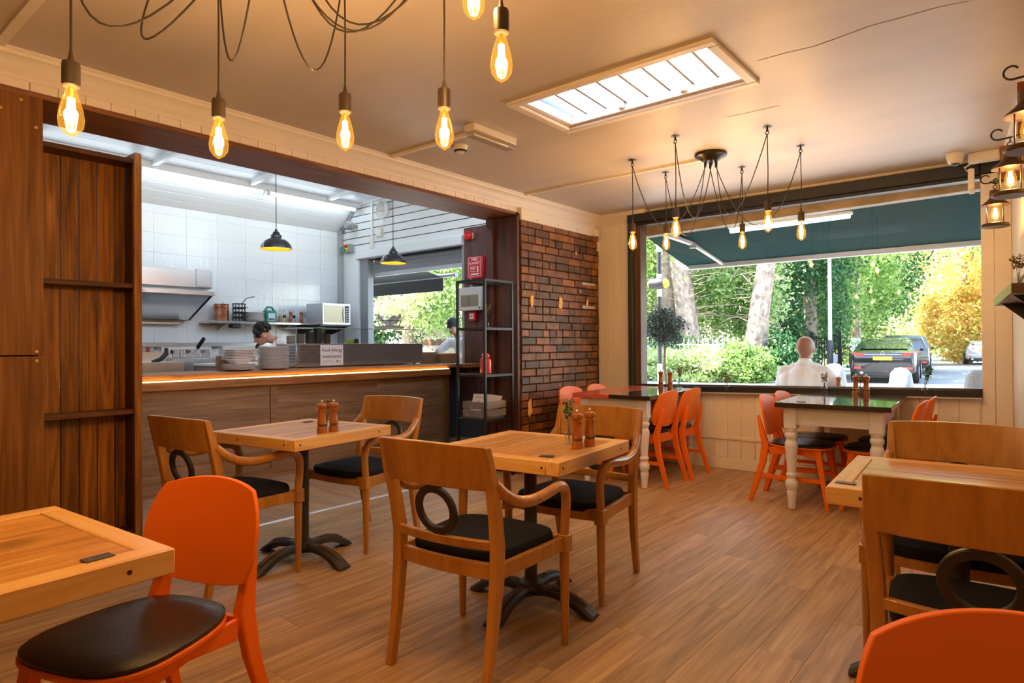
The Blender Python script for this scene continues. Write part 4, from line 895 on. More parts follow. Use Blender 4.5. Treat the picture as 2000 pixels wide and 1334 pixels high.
for i, (x, y, h, w, cl) in enumerate(((-6.22,3.80,.09,.05,(.32,.27,.25)),(-6.20,3.90,.13,.05,(.22,.20,.19)),(-6.20,4.02,.15,.055,(.05,.045,.042)),(-6.21,4.13,.19,.055,(.045,.04,.03)),(-6.22,4.25,.11,.045,(.10,.04,.035)))):
    m_ = flat('tub plastic', cl, .4); n = int(h/.022); me = MB().lathe([(w*.85,0),(w,.018),(w*1.04,.018),(w*1.04,.022),(0,.022)], 14).mesh('tub')
    lab = ('pale tub of leftmost stack in glass display', 'grey brown tub of second stack in glass display', 'black tub of third stack in glass display', 'dark olive tub of tallest stack in glass display', 'maroon tub of rightmost stack in glass display')[i]
    stack(me, x, y, WT+.256, n, .022, 'tub', lab, 'tubs in stack %s' % ('one','two','three','four','five')[i], 'tub', m_, .001)
t = thing('timer', 'green and black kitchen gadget inside the glass display', 'gadget', (-6.2, 4.50, WT+.256)); part('body', MB().box(-.03,.03,0,.09,0,.05), flat('lime plastic', (.30,.42,.05), .4), t, bevel=.006); part('knob', MB().lathe([(.03,0),(.03,.05),(.02,.06)], 16, c=(0,.14,0)), BLACKM, t)
t = thing('fish_basket', 'white fluted tray with black wire basket and paper on the display', 'serving basket', (-6.1, 5.06, WT+.433))
part('tray', MB().lathe([(.17,0),(.19,.03),(.185,.03),(.165,.006),(0,.006)], 40), CHINA, t)
wr = MB()
for z, rr in ((.035,.12),(.10,.15)): wr.ring(rr, .004, 28, 6, c=(0,0,z))
for k in range(10): a = 2*PI*k/10; wr.rod((.12*math.cos(a),.12*math.sin(a),.033),(.15*math.cos(a),.15*math.sin(a),.10), .003, 5)
wr.tube([(.05,-.14,.10),(.06,-.17,.13),(.10,-.16,.17)], .004, 6); wr.tube([(.12,.06,.10),(.16,.10,.15),(.10,.16,.165)], .004, 6)
part('wire_basket', wr, BLACK, t); part('greaseproof_paper', MB().grid(lambda u, v: ((.03+.115*v)*math.cos(2*PI*u), (.03+.115*v)*math.sin(2*PI*u), .035+v*(.11+.03*math.sin(9*PI*u)+.02*math.sin(4*PI*u))), 40, 4), PAPER, t)
t = thing('wicker_basket', 'pale wicker basket on the kitchen window sill', 'basket', (-6.02, 5.92, .98))
wk = flat('wicker', srgb(176,140,98), .7, bump=.6, bscale=30)
for k in range(9): part('weave', MB().ring(.125+.004*k, .008, 28, 6, c=(0,0,.008+k*.014)).xf(Matrix.Diagonal((1,1.35,1,1))), wk, t)
part('bottom', MB().lathe([(.12,0),(.12,.006)], 28).xf(Matrix.Diagonal((1,1.35,1,1))), wk, t)

# ------------------------------------------------------------------ kitchen fittings
t = thing('extractor_hood', 'stainless extractor hood on the white tiled kitchen wall', 'extractor hood', (KX, 1.2, 0))
L = 2.49
part('canopy', MB().prism([(.0,0,2.13),(.72,0,2.13),(.72,0,1.93),(.78,0,1.885),(.78,0,1.835),(.74,0,1.835),(.0,0,1.90)], (0,L,0)), STEELD, t, bevel=.003)
part('baffle', MB().prism([(.76,0,1.838),(.15,0,1.56),(.10,0,1.56),(.10,0,1.60),(.70,0,1.85)], (0,L-.04,0)), STEEL, t, bevel=.003)
part('end_plate', MB().prism([(.77,0,1.84),(.15,0,1.555),(.0,0,1.555),(.0,0,1.90),(.70,0,1.90)], (0,.01,0)).xf(Matrix.Translation((0,L-.02,0))), STEELD, t)
part('vent_panel', MB().box(.70, .735, L-.20, L-.02, 1.94, 2.15), STEELD, t, bevel=.004); part('maker_plate', MB().box(.779,.782,1.62,1.70,1.853,1.868), GREY, t); part('tray', MB().box(.02, .10, .2, L-.12, 1.50, 1.53), STEELD, t, bevel=.004)
t = thing('back_worktop', 'steel back worktop with upstand along the tiled kitchen wall', 'worktop', (KX+.025, 1.2, 0))
part('top', MB().box(.0, .62, 0, 4.6, .88, .92), STEELD, t, bevel=.003); part('upstand', MB().box(0, .02, 0, 4.6, .92, 1.0), STEELD, t); part('front', MB().box(.02, .58, 0, 4.6, .08, .88), STEELD, t); part('ledge', MB().box(0, .06, .8, 4.2, 1.215, 1.27), STEELD, t, bevel=.004)
def fryer(y, label):
    t = thing('deep_fryer', label, 'fryer', (-8.1, y, .92), 0, 'steel deep fryers')
    part('body', MB().prism([(0,0,0),(.42,0,0),(.42,0,.16),(.16,0,.16),(.10,0,.30),(0,0,.30)], (0,.60,0)), STEEL, t, bevel=.004)
    for k in (.12,.30,.48): part('dial', MB().lathe([(.025,0),(.022,.025),(.0,.027)], 14, ax='x', c=(.12,k,.24)), BLACKM, t)
    wb = MB()
    for k in range(9): x = .18+.025*k; wb.rod((x,.10,.10),(x,.10,.26), .003, 4).rod((x,.44,.10),(x,.44,.26), .003, 4).rod((x,.10,.10),(x,.44,.10), .003, 4)
    for k in range(12): y_ = .10+.031*k; wb.rod((.18,y_,.10),(.18,y_,.26), .003, 4).rod((.38,y_,.10),(.38,y_,.26), .003, 4)
    for z in (.17,.26): wb.tube([(.18,.10,z),(.38,.10,z),(.38,.44,z),(.18,.44,z),(.18,.10,z)], .004, 5)
    b = part('wire_basket', wb, STEELD, t); part('handle_rod', MB().tube([(.34,.27,.24),(.40,.27,.24),(.44,.275,.29)], .006, 6), STEELD, b); part('handle_grip', MB().bar((.43,.275,.28),(.56,.30,.40), .035, .045), BLACKM, b, bevel=.01)
fryer(3.18, 'steel deep fryer with wire basket, left of the pair'); fryer(3.92, 'steel deep fryer with wire basket, right of the pair')
t = thing('griddle', 'low steel griddle with black curved handle behind the counter', 'griddle', (-7.55, 2.75, .60)); part('body', MB().box(-.3,.2,-.4,.42,0,.45), STEELD, t, bevel=.006); part('splash_panel', MB().box(-.3,-.28,-.4,.42,.45,.56), STEEL, t); part('handle', MB().tube([(.1,.12,.45),(.12,.20,.48),(.12,.26,.54),(.10,.27,.60)], [.02,.025,.025,.02], 8), BLACKM, t); part('warning_label', MB().prism([(.2005,-.06,.43),(.2005,-.01,.43),(.2005,-.035,.47)], (.001,0,0)), flat('yellow', (.8,.6,.02), .5), t)
t = thing('prep_fridge', 'steel prep unit with white rim behind the stacked plates', 'prep unit', (-6.95, 3.25, 0)); part('body', MB().box(-.35,.2,0,1.0,.1,1.0), STEELD, t, bevel=.006); part('rim', MB().box(-.36,.21,-.01,1.01,1.0,1.03), WHITEB, t, bevel=.004)
t = thing('isolator_switch', 'grey isolator box with red switch on the tiled wall', 'switch', (KX, 3.13, 1.10)); part('box', MB().box(0,.06,0,.15,0,.15), STEELD, t, bevel=.006); part('switch', MB().box(.06,.075,.06,.09,.05,.11), RED, t); part('cable', MB().tube([(.03,.02,0),(.04,-.03,-.02),(.03,-.03,-.17)], .012, 6), BLACKM, t); part('cable', MB().tube([(.03,.13,.0),(.04,.2,-.03),(.03,.2,-.17)], .012, 6), BLACKM, t)
t = thing('wall_shelf', 'steel shelf on the tiled wall carrying plates and jars', 'shelf', (KX, 3.85, 1.50)); part('board', MB().box(0,.32,0,1.55,.02,.05), STEEL, t, bevel=.003); part('bracket', MB().prism([(0,.25,.02),(.28,.25,.02),(0,.25,-.06)], (0,.02,0)), STEELD, t); part('bracket', MB().prism([(0,1.2,.02),(.28,1.2,.02),(0,1.2,-.06)], (0,.02,0)), STEELD, t); part('clip', MB().box(.20,.30,.30,.42,-.04,.02), BLACKM, t, bevel=.01)
SZ = 1.55
t = thing('copper_baskets', 'pile of copper wire baskets at the left of the kitchen shelf', 'basket'); t.location = (-8.33, 4.07, SZ)
COP = flat('copper', (.62,.30,.17), .3, 1.0)
for k in range(8): part('basket', MB().ring(.086,.0045,24,6,c=(.003*math.sin(k*2),.003*math.cos(k*3),k*.029+.005)).ring(.089,.0045,24,6,c=(.003*math.cos(k*2),0,k*.029+.014)).ring(.092,.005,24,6,c=(0,.003*math.sin(k*5),k*.029+.023)).lathe([(.080,0),(.084,.024)],20,c=(0,0,k*.029)).tube([(.09,0,k*.029+.024),(.13,-.05,k*.029+.034)], .004, 5), COP, t)
t = thing('black_baskets', 'pile of black wire baskets with long handle on the kitchen shelf', 'basket'); t.location = (-8.31, 4.30, SZ)
for k in range(4):
    w = MB()
    for z in (.0,.05): w.ring(.075+.2*z, .005, 20, 5, c=(0,0,z))
    for j in range(12): a = 2*PI*j/12; w.rod((.075*math.cos(a),.075*math.sin(a),0),(.085*math.cos(a),.085*math.sin(a),.05), .0035, 4)
    w.lathe([(.07,.001),(.07,.006)], 16); w.tube([(.085,0,.05),(.12,.05,.06),(.13,.06,.06)] if k < 3 else [(.085,0,.05),(.1,.05,.12),(.12,.16,.15)], .006, 5)
    part('basket', w, BLACK, t, (0,0,k*.064))
stack(pl_me, -8.34, 4.52, SZ, 8, .016, 'serving_plate', 'white plate in stack on the kitchen wall shelf', 'white plates on the kitchen shelf', 'plate', jit=.006)
t = thing('cleaner_tub', 'green jug-shaped container with pale label on the kitchen shelf', 'container', (-8.33, 4.76, SZ)); GRN = flat('green plastic', (.01,.20,.13), .35); part('body', MB().prism([(x*.75,y,0) for x, y in outline_super(.07,.07,-.085,.085,24,5)], (0,0,.17)), GRN, t, bevel=.01); part('handle', MB().tube([(0,-.07,.165),(0,-.04,.215),(0,.03,.215),(0,.07,.16)], .016, 8), GRN, t); part('sticker', MB().box(.053,.055,-.05,.05,.02,.13), flat('pale blue label', (.5,.68,.75), .5), t); part('black_marks', MB().box(.055,.056,-.04,-.015,.03,.06).box(.055,.056,-.01,.012,.03,.06).box(.055,.056,.018,.04,.03,.06), INK, t, kind='stuff')
def jar(y, label, fill, fh, r=.058, h=.17, lid=True):
    t = thing('glass_jar', label, 'jar', (-8.33, y, SZ), 0, 'glass jars on the kitchen shelf')
    part('glass', MB().lathe([(r*.9,0),(r,.008),(r,h*.72),(r*.78,h*.82),(r*.78,h)], 20, cap=False), CLEAR, t); part('contents', MB().lathe([(r*.93,.004),(r*.93,fh)], 20), flat('jar filling', fill, .9, bump=.5), t)
    part('lid', MB().lathe([(r*.82,h),(r*.82,h+.02),(0,h+.022)], 20), glass('lid glass', (.9,.92,.93)) if 'lid glass' not in bpy.data.materials else bpy.data.materials['lid glass'], t)
    part('chalk_label', MB().box(r-.004,r+.001,-.02,.025,.07,.11), INK, t)
jar(4.95, 'glass jar of oats with black label on the kitchen shelf', srgb(196,164,128), .10); jar(5.10, 'glass jar of pale sugar on the kitchen shelf, between two mills', (.7,.68,.66), .09)
for y, lab in ((5.035, 'wooden mill on the kitchen shelf, left of two among the jars'), (5.20, 'wooden mill on the kitchen shelf, right of two beside the jug')): dup(m0, (-8.24, y, SZ), 0, lab)
t = thing('measuring_jug', 'clear plastic measuring jug at the right of the kitchen shelf', 'jug', (-8.30, 5.30, SZ)); part('jug', MB().lathe([(.06,0),(.075,.16),(.078,.165)], 24, cap=False), glass('cloudy plastic', (.80,.82,.85), .9, .2), t); part('water', MB().lathe([(.058,.003),(.066,.08)], 20), flat('milky white', (.75,.76,.80), .5), t); part('handle', MB().tube([(0,.075,.14),(0,.12,.13),(0,.115,.05),(0,.068,.03)], .008, 6), CLEAR, t)
t = thing('microwave', 'silver microwave oven on a bracket in the kitchen corner', 'microwave', (-8.30, 5.32, 1.525))
part('body', MB().box(0,.40,0,.48,0,.31), flat('silver paint', (.52,.55,.58), .4, .5), t, bevel=.006); dr = part('door', MB().box(.40,.415,.0,.48,0,.31), STEELD, t, bevel=.003); part('door_glass', MB().box(.415,.419,.03,.345,.03,.28), flat('dark mirror glass', (.02,.025,.02), .04, spec=1.0, coat=1.0), dr); part('handle', MB().tube([(.419,.36,.03),(.435,.352,.15),(.419,.36,.28)], .010, 8), STEEL, dr); part('control_panel', MB().box(.415,.419,.38,.46,.03,.28), BLACKM, t)
bm_ = MB()
for r_ in range(6):
    for c_ in range(2): bm_.box(.419,.421,.395+c_*.03,.415+c_*.03,.05+r_*.035,.07+r_*.035)
part('buttons', bm_, GREY, t, kind='stuff')
t = thing('microwave_bracket', 'dark steel bracket carrying the silver microwave', 'bracket', (KX, 5.28, 1.47)); part('plate', MB().box(0,.62,0,.56,.035,.053), BLACK, t); part('arm', MB().prism([(0,.02,.035),(.6,.02,.035),(0,.02,-.12)], (0,.02,0)), BLACK, t); part('arm', MB().prism([(0,.5,.035),(.6,.5,.035),(0,.5,-.12)], (0,.02,0)), BLACK, t); part('cable', MB().tube([(.02,.4,.0),(.05,.35,-.12),(.03,.3,-.22),(.03,.22,-.3)], .008, 6), BLACKM, t)
# small things on the boarded kitchen gable
t = thing('wall_speaker', 'dark grey bullet speaker on the boarded kitchen wall', 'speaker', (-8.10, YW-.012, 3.06)); part('bracket', MB().box(-.02,.02,-.05,0,-.02,.02), GREY, t); part('body', MB().lathe([(.045,0),(.062,-.03),(.065,-.12),(.055,-.14),(.02,-.142)], 20, ax='y', c=(-.02,-.05,0)), GREY, t)
t = thing('cable_coil', 'coil of white cable hanging on the boarded kitchen wall', 'cable', (-7.43, YW-.02, 3.27))
for k in range(5): part('loop', MB().ring(.06+.018*k, .009, 24, 6, ax='y', c=(0,-.012*k,-.012*k)), PLASTW, t)
part('tail', MB().tube([(-.02,-.01,-.1),(-.03,0,-.3),(-.02,0,-.47)], .005, 6), PLASTW, t)
t = thing('cable_trunking', 'white vertical cable trunking with switch on the boarded kitchen wall', 'trunking', (-7.72, YW-.012, 2.66)); part('channel', MB().box(-.02,.02,-.02,0,.20,.82), WHITEB, t, bevel=.003); part('switch', MB().box(-.035,.045,-.04,0,.02,.20), PLASTW, t, bevel=.015)
solo('junction_cover', MB().box(-7.60,-7.48,YW-.06,YW-.012,2.83,2.97), PLASTW, 'white plastic cover right of the trunking on the boarded wall', 'cover', bevel=.012)
t = thing('control_station', 'small push button station with green and red buttons', 'switch', (-8.33, YW-.05, 2.66)); part('box', MB().box(0,.15,-.05,.04,0,.13), GREY, t, bevel=.006)
for x, z, c_, n_ in ((.03,.04,(.02,.35,.08),'green'),(.11,.05,(.7,.5,.02),'amber'),(.08,.10,(.5,.02,.02),'red')): part('button', MB().lathe([(.026,0),(.022,-.03),(0,-.032)], 12, ax='y', c=(x,-.05,z)), flat(n_+' button', c_, .4), t)
# alarm things on the dark panel
t = thing('alarm_sounder', 'round red fire alarm sounder on the white boards', 'alarm', (-5.69, YW-.012, 2.64)); part('base', MB().lathe([(.055,0),(.055,-.03)], 20, ax='y'), PLASTW, t); part('horn', MB().lathe([(.062,-.03),(.062,-.075),(.045,-.085),(.030,-.075),(.018,-.082),(0,-.082)], 24, ax='y'), RED, t)
t = thing('fire_blanket', 'red fire blanket box with white lettering on the dark panel', 'fire blanket', (-5.70, YW-.02, 2.07)); part('case', MB().box(0,.27,-.06,0,0,.29), RED, t, bevel=.012, seg=2)
text(t, 'FIRE', .058, (.135,-.0615,.245), (R(90),0,0), PAPER); text(t, 'BLANKET', .043, (.135,-.0615,.198), (R(90),0,0), PAPER)
part('white_border', MB().box(.03,.24,-.0612,-.0605,.03,.034).box(.03,.24,-.0612,-.0605,.272,.276).box(.03,.034,-.0612,-.0605,.03,.276).box(.236,.24,-.0612,-.0605,.03,.276), PAPER, t)
part('instruction_lines', MB().box(.06,.15,-.0612,-.0605,.15,.156).box(.06,.16,-.0612,-.0605,.135,.141).box(.06,.14,-.0612,-.0605,.12,.126).box(.06,.15,-.0612,-.0605,.09,.096).box(.07,.21,-.0612,-.0605,.05,.068).box(.18,.20,-.0612,-.0605,.08,.16), PAPER, t, kind='stuff')
t = thing('fire_alarm_box', 'grey fire alarm control panel with olive window above the call point', 'alarm panel', (-5.82, YW-.03, 1.66)); part('case', MB().box(0,.42,-.10,0,0,.30), flat('grey case', (.60,.61,.58), .45), t, bevel=.008); part('window', MB().box(.06,.36,-.104,-.10,.05,.20), flat('olive window', (.25,.23,.15), .25), t)
dt = MB()
for r_ in range(4):
    for c_ in range(2): dt.box(.18+c_*.025,.192+c_*.025,-.106,-.104,.075+r_*.026,.087+r_*.026)
part('indicator_dots', dt, INK, t, kind='stuff'); part('key_slot', MB().lathe([(.012,-.1),(.010,-.112)], 10, ax='y', c=(.385,0,.03)), BLACKM, t); part('conduit', MB().box(.17,.20,-.05,-.02,.30,.42), GREY, t)
t = thing('call_point', 'small red fire alarm call point on the dark panel', 'call point', (-5.68, YW-.02, 1.53)); part('case', MB().box(0,.12,-.06,0,0,.12), RED, t, bevel=.005); part('glass_plate', MB().box(.028,.092,-.063,-.06,.025,.09), PAPER, t); part('mark', MB().box(.05,.07,-.065,-.063,.05,.065).box(.036,.048,-.065,-.063,.054,.060).box(.072,.084,-.065,-.063,.054,.060), INK, t)

# ------------------------------------------------------------------ metal rack and its contents
t = thing('metal_rack', 'tall open black metal rack standing before the dark pier', 'rack', (-4.13, 4.21, 0)); RX, RY = .36, .40
for x in (0, RX-.022):
    for y in (0, RY-.022): part('post', MB().box(x, x+.022, y, y+.022, 0, 1.81), BLACK, t, bevel=.001)
SHM = flat('dark tinted shelf', (.02,.025,.024), .12)
for z in (.525, .93, 1.352, 1.788):
    part('shelf_frame', MB().box(.022, RX-.022, 0, .02, z, z+.022).box(.022, RX-.022, RY-.02, RY, z, z+.022).box(0, .02, .022, RY-.022, z, z+.022).box(RX-.02, RX, .022, RY-.022, z, z+.022), BLACK, t)
    if z < 1.7: part('shelf', MB().box(.02, RX-.02, .02, RY-.02, z+.014, z+.022), SHM, t)
t = thing('wooden_crate', 'grey washed slatted crate holding leaflets on the metal rack', 'crate', (-4.08, 4.24, .547))
for z in (.012, .088):
    part('slat', MB().box(0,.25,0,.010,z,z+.066), GREYW, t, bevel=.002); part('slat', MB().box(0,.25,.32,.33,z,z+.066), GREYW, t, bevel=.002)
    part('slat', MB().box(.24,.25,.011,.319,z,z+.066), GREYW, t, bevel=.002); part('slat', MB().box(0,.01,.011,.319,z,z+.066), GREYW, t, bevel=.002)
for x in (.012,.222):
    for y in (.012,.30): part('corner_post', MB().box(x,x+.018,y,y+.018,0,.15), GREYW, t)
part('bottom', MB().box(.01,.24,.01,.32,0,.011), GREYW, t)
for k in range(5):
    lf = thing('leaflet', ('white leaflet at the front of the wooden crate','second leaflet in the wooden crate','third leaflet in the wooden crate','fourth leaflet in the wooden crate','pink edged leaflet at the back of the wooden crate')[k], 'leaflet', (-4.05+.012*k, 4.30+.03*k, .562), 0, 'leaflets in the crate')
    lf.rotation_euler = (R(-14-3*k), R(4), R(8)); part('sheet', MB().box(0,.155,0,.002,0,.21), PAPER, lf)
    if k == 0: part('print', MB().box(.03,.10,-.0006,0,.178,.184).box(.115,.145,-.0006,0,.176,.190).box(.06,.085,-.0006,0,.14,.150), GREY, lf, kind='stuff')
solo('paper_stack', MB().box(-4.03,-3.88,4.27,4.50,.558,.622), PAPER, 'stack of white paper lying inside the wooden crate', 'paper')
t = thing('red_can', 'shiny red enamel storage can with lid on the metal rack', 'can', (-3.93, 4.40, .952)); part('body', MB().lathe([(.050,0),(.055,.006),(.055,.115),(.050,.135),(.030,.150)], 28), flat('red enamel', (.70,.02,.008), .15, coat=.6), t); part('lid', MB().lathe([(.036,.148),(.038,.165),(.032,.182),(.012,.192),(.003,.196)], 24), bpy.data.materials['red enamel'], t); part('handle', MB().tube([(-.045,0,.125),(-.058,0,.16),(-.03,0,.185)], .004, 6), bpy.data.materials['red enamel'], t)
v = make_vase('glass bud vase with white blossom on the upper shelf of the metal rack', 'tall', -3.86, 4.33, 1.374, .02)

# ------------------------------------------------------------------ right-hand wall
def lantern(y, z, label, zt):
    xw = xr(y); hx = xw-.14
    t = thing('wall_lantern', label, 'lantern', (hx, y, z), 0, 'bronze wall lanterns')
    BR = bpy.data.materials.get('dark bronze') or flat('dark bronze', (.10,.055,.028), .42, .6, bump=.2)
    part('wooden_batten', MB().box(.03, xw-hx, -.02, .02, .29, zt-z), wood('batten wood', srgb(110,56,22), srgb(134,72,30), srgb(150,86,40), ax=2) if 'batten wood' not in bpy.data.materials else bpy.data.materials['batten wood'], t)
    hz = .30
    cv = [(xw-hx-.012,-.024,hz),(.03,-.024,hz),(.0,0,hz),(-.05,0,hz-.004)]
    for k in range(9): a = -PI/2-k*PI/6; cv.append((-.05+.030*math.cos(a)*(1-.03*k), 0, hz+.026+.030*math.sin(a)*(1-.03*k)))
    part('hook_arm', MB().tube(cv, .0045, 7), BLACK, t)
    for k in range(3): part('chain_link', MB().ring(.011, .0028, 12, 6, ax='y' if k % 2 else 'x', c=(0,0,hz-.015-.019*k)), BLACK, t)
    part('cap', MB().lathe([(.028,.245),(.032,.24),(.032,.195),(.045,.178),(.078,.150),(.080,.143),(.055,.143)], 28), BR, t); part('base', MB().lathe([(.055,.028),(.074,.022),(.082,.006),(.078,0),(0,0)], 28), BR, t)
    part('glass', MB().lathe([(.052,.028),(.052,.143)], 24, cap=False), CLEAR, t)
    for k in range(4): a = PI/4+k*PI/2; part('cage_wire', MB().rod((.060*math.cos(a),.060*math.sin(a),.025),(.060*math.cos(a),.060*math.sin(a),.145), .003, 6), BR, t)
    b = link('bulb', bulb_me, AMBER, t, (0,0,.150)); b.scale = (.85,.85,.8); f_ = link('filament', fil_me, FIL, b)
    point((hx, y, z+.09), BULB_W*.3)
lantern(5.28, 1.975, 'bronze wall lantern farthest along the right wall, lowest in the picture', 2.50)
lantern(4.10, 1.955, 'bronze wall lantern second along the right wall, above the shelf', 2.52)
lantern(3.25, 1.975, 'bronze wall lantern cut by the right edge of the frame', 2.54)
t = thing('wall_shelf', 'chunky wooden shelf with green end on the right wall', 'shelf', (0, 0, 1.455))
part('board', MB().prism([(xr(3.95)-.15,3.95,0),(xr(5.3)-.15,5.3,0),(xr(5.3),5.3,0),(xr(3.95),3.95,0)], (0,0,.05)), wood('shelf plank', srgb(58,40,28), srgb(84,60,42), srgb(104,78,56), ax=1), t, bevel=.003)
part('painted_edge', MB().prism([(xr(3.95)-.153,3.95,0),(xr(5.3)-.153,5.3,0),(xr(5.3)-.15,5.3,0),(xr(3.95)-.15,3.95,0)], (0,0,.05)), flat('worn green paint', srgb(150,176,120), .7, var=.15, bump=.4), t, label='worn green painted edge')
for y in (4.15, 5.0): part('bracket', MB().prism([(xr(y),y,0),(xr(y)-.13,y,0),(xr(y),y,-.12)], (0,.03,0)), BLACK, t)
for y, dx, lab in ((4.15,-.06,'glass photo block leaning on the shelf, nearer one'),(4.75,-.09,'glass photo block leaning on the shelf, farther one')):
    t = thing('photo_block', lab, 'photo block', (xr(y)+dx, y, 1.507)); t.rotation_euler = (0,R(28),R(5)); part('frame', MB().box(-.006,.006,-.07,.07,0,.012).box(-.006,.006,-.07,.07,.108,.12).box(-.006,.006,-.07,-.058,.012,.108).box(-.006,.006,.058,.07,.012,.108), flat('pewter', (.35,.32,.26), .3, .9), t, bevel=.003); part('picture', MB().box(-.003,.003,-.058,.058,.012,.108), flat('grey photo', (.3,.28,.26), .2), t)
make_vase('glass bud vase with brown sprig on the right wall shelf', 'dry', xr(4.4)-.09, 4.4, 1.505)
t = thing('wall_mirror', 'black framed mirror on the right wall behind the lanterns', 'mirror', (0,0,1.60))
part('frame', MB().prism([(xr(4.3)-.02,4.3,0),(xr(4.95)-.02,4.95,0),(xr(4.95),4.95,0),(xr(4.3),4.3,0)], (0,0,.75)), BLACK, t, bevel=.003); part('mirror_glass', MB().prism([(xr(4.34)-.022,4.34,.04),(xr(4.91)-.022,4.91,.04),(xr(4.91)-.0195,4.91,.04),(xr(4.34)-.0195,4.34,.04)], (0,0,.67)), flat('mirror', (.8,.8,.8), .03, 1.0), t)
# ------------------------------------------------------------------ the street outside
PAVE = plaster('pale paving', (.42,.40,.37), 2.0, .15, .8, .2); ASPH = plaster('worn asphalt', (.24,.245,.25), 1.2, .25, .85, .3)
struct('ground', MB().box(-60, 40, 6.3, 120, -.30, -.09), ASPH)
struct('pavement_near', MB().box(-40, 20, 6.3, 10.6, -.2, 0), PAVE)
def kerb(y): return -5.35-.105*(y-26)
struct('pavement_far', MB().prism([(kerb(17.5),17.5,-.2),(kerb(110),110,-.2),(-60,110,-.2),(-60,17.5,-.2)], (0,0,.2)), PAVE)
struct('pavement_right', MB().prism([(3.0,14,-.2),(20,14,-.2),(20,110,-.2),(-6.2,110,-.2)], (0,0,.2)), PAVE)
struct('facade', MB().box(-20, KX-.15, 6.0, 6.3, 0, 4.2).box(.2, 8, 6.1, 6.3, 0, 4.2).box(-20, 8, 6.1, 6.3, 3.62, 5.2), flat('outside render', (.35,.33,.31), .8))
def bark_tube(t, pts, r, name='trunk', m=None): return part(name, MB().tube(pts, r, 10), m or BARK, t)
def blob_pts(c, rad, n, clumps=40, spread=.28):
    c = np.array(c); rad = np.array(rad)
    d = np.random.normal(size=(clumps,3)); d /= np.linalg.norm(d, axis=1, keepdims=True); d *= np.random.uniform(.45,1,(clumps,1))**.5
    k = np.random.randint(0, clumps, n); return c+(d[k]+np.random.normal(scale=spread*.6, size=(n,3)))*rad
GTREE = 'street trees'
def tree(x, y, label, h=7, crowns=((0,0,5,2.4,2.4,2.0),), n=9000, size=.085, mat=None, trunk=.25, lean=(0,0), name='tree'):
    t = thing(name, label, 'tree', (x, y, 0), 0)
    if trunk: 
        L = lean; bark_tube(t, [(0,0,-.1),(L[0]*.3,L[1]*.3,h*.3),(L[0]*.7,L[1]*.7,h*.65),(L[0],L[1],h)], [trunk*1.25,trunk,trunk*.8,trunk*.45])
        for k in range(4): a = k*1.7; bark_tube(t, [(L[0]*.6,L[1]*.6,h*.55),(L[0]+math.cos(a)*1.1,L[1]+math.sin(a)*1.1,h*.8),(L[0]+math.cos(a)*1.9,L[1]+math.sin(a)*1.9,h*.95)], [trunk*.5,trunk*.3,trunk*.12], 'branch')
    n = int(n*1.5); size *= .78
    pts = np.concatenate([blob_pts(c[:3], c[3:], int(n/len(crowns)), 46) for c in crowns])
    pts = pts[pts[:,2] > .02]
    link('foliage', leafcloud(pts, size, .4, .6), mat or LEAF, t, kind='stuff'); return t
def twigs(t, n, zr, r=1.2):
    m_ = MB()
    for k in range(n):
        z = random.uniform(*zr); a = random.uniform(0, 6.28); l = random.uniform(.5, r); p0 = (0,0,z)
        m_.tube([p0,(l*.5*math.cos(a),l*.5*math.sin(a),z+random.uniform(-.1,.25)),(l*math.cos(a+.5),l*math.sin(a+.5),z+random.uniform(-.3,.3))], [.018,.012,.004], 4)
    part('twigs', m_, BARK, t, kind='stuff')
a = tree(-10.4, 21.5, 'broad tree trunk farthest left behind the crossing beacon', 8, ((0,.6,6.3,3,1.6,1.5),(-1,1.4,3,1.5,.8,1.6)), 9000, .075, LEAF, .34, (.2,0)); twigs(a, 60, (1.5,5.5), 1.6)
a = tree(-9.1, 21.0, 'pale leaning tree trunk with bare twigs, left of the olive bush top', 8, ((0,.8,6.6,2.6,1.5,1.4),(.9,1.3,3.2,1.4,.8,1.5)), 8000, .075, LEAF, .36, (-1.0,0)); twigs(a, 70, (1.2,5), 1.6)
a = tree(-7.35, 21.5, 'thick pale tree trunk leaning right, left of the seated person', 8, ((0,.9,6.8,2.6,1.4,1.4),(-.8,1.5,3.2,1.3,.7,1.8)), 8000, .075, LEAF, .33, (1.0,.2)); twigs(a, 50, (1.2,5), 1.3)
tree(-8.3, 23.2, 'slim tree with light leaves between the two pale trunks', 6, ((0,0,3.4,2.0,1.2,2.6),(-2,.4,4.2,1.8,1,2.4)), 12000, .08, LEAFB, .12)
tree(-11.6, 23.5, 'leafy tree behind the left fence', 7, ((0,0,3.5,2.2,1.2,3.2),), 9000, .085, LEAF, .2)
tree(-6.5, 25.5, 'dark ivy covered tree right behind the seated person', 8, ((0,0,2.6,1.3,1.3,2.4),(-.6,.8,5.2,2.2,1.5,2.0)), 13000, .085, LEAFD, .25)
tree(-7.8, 28.5, 'tall green tree above the seated person', 9, ((0,0,6.2,3.2,2,2.4),(0,0,3.0,2.4,1.6,2.4)), 14000, .10, LEAF, .25)
tree(-7.9, 34, 'green tree behind the white lamp post', 9, ((0,0,5.6,3.2,2.2,3.2),(1.2,-.6,4.0,2.0,1.5,1.8),(0,0,2,2.0,1.5,2)), 15000, .11, LEAF, .25)
tree(-8.9, 42, 'dark green tree above the black car', 10, ((0,0,6.5,4.0,2.5,4.0),(1.5,-1,4.6,2.4,2,2.2)), 14000, .13, LEAFD, .28)
tree(-8.5, 52, 'light tree along the road, beyond the second car', 11, ((0,0,7,4.5,3,5.0),(3,0,3,2.2,2,2.4)), 13000, .16, LEAFB, .3)
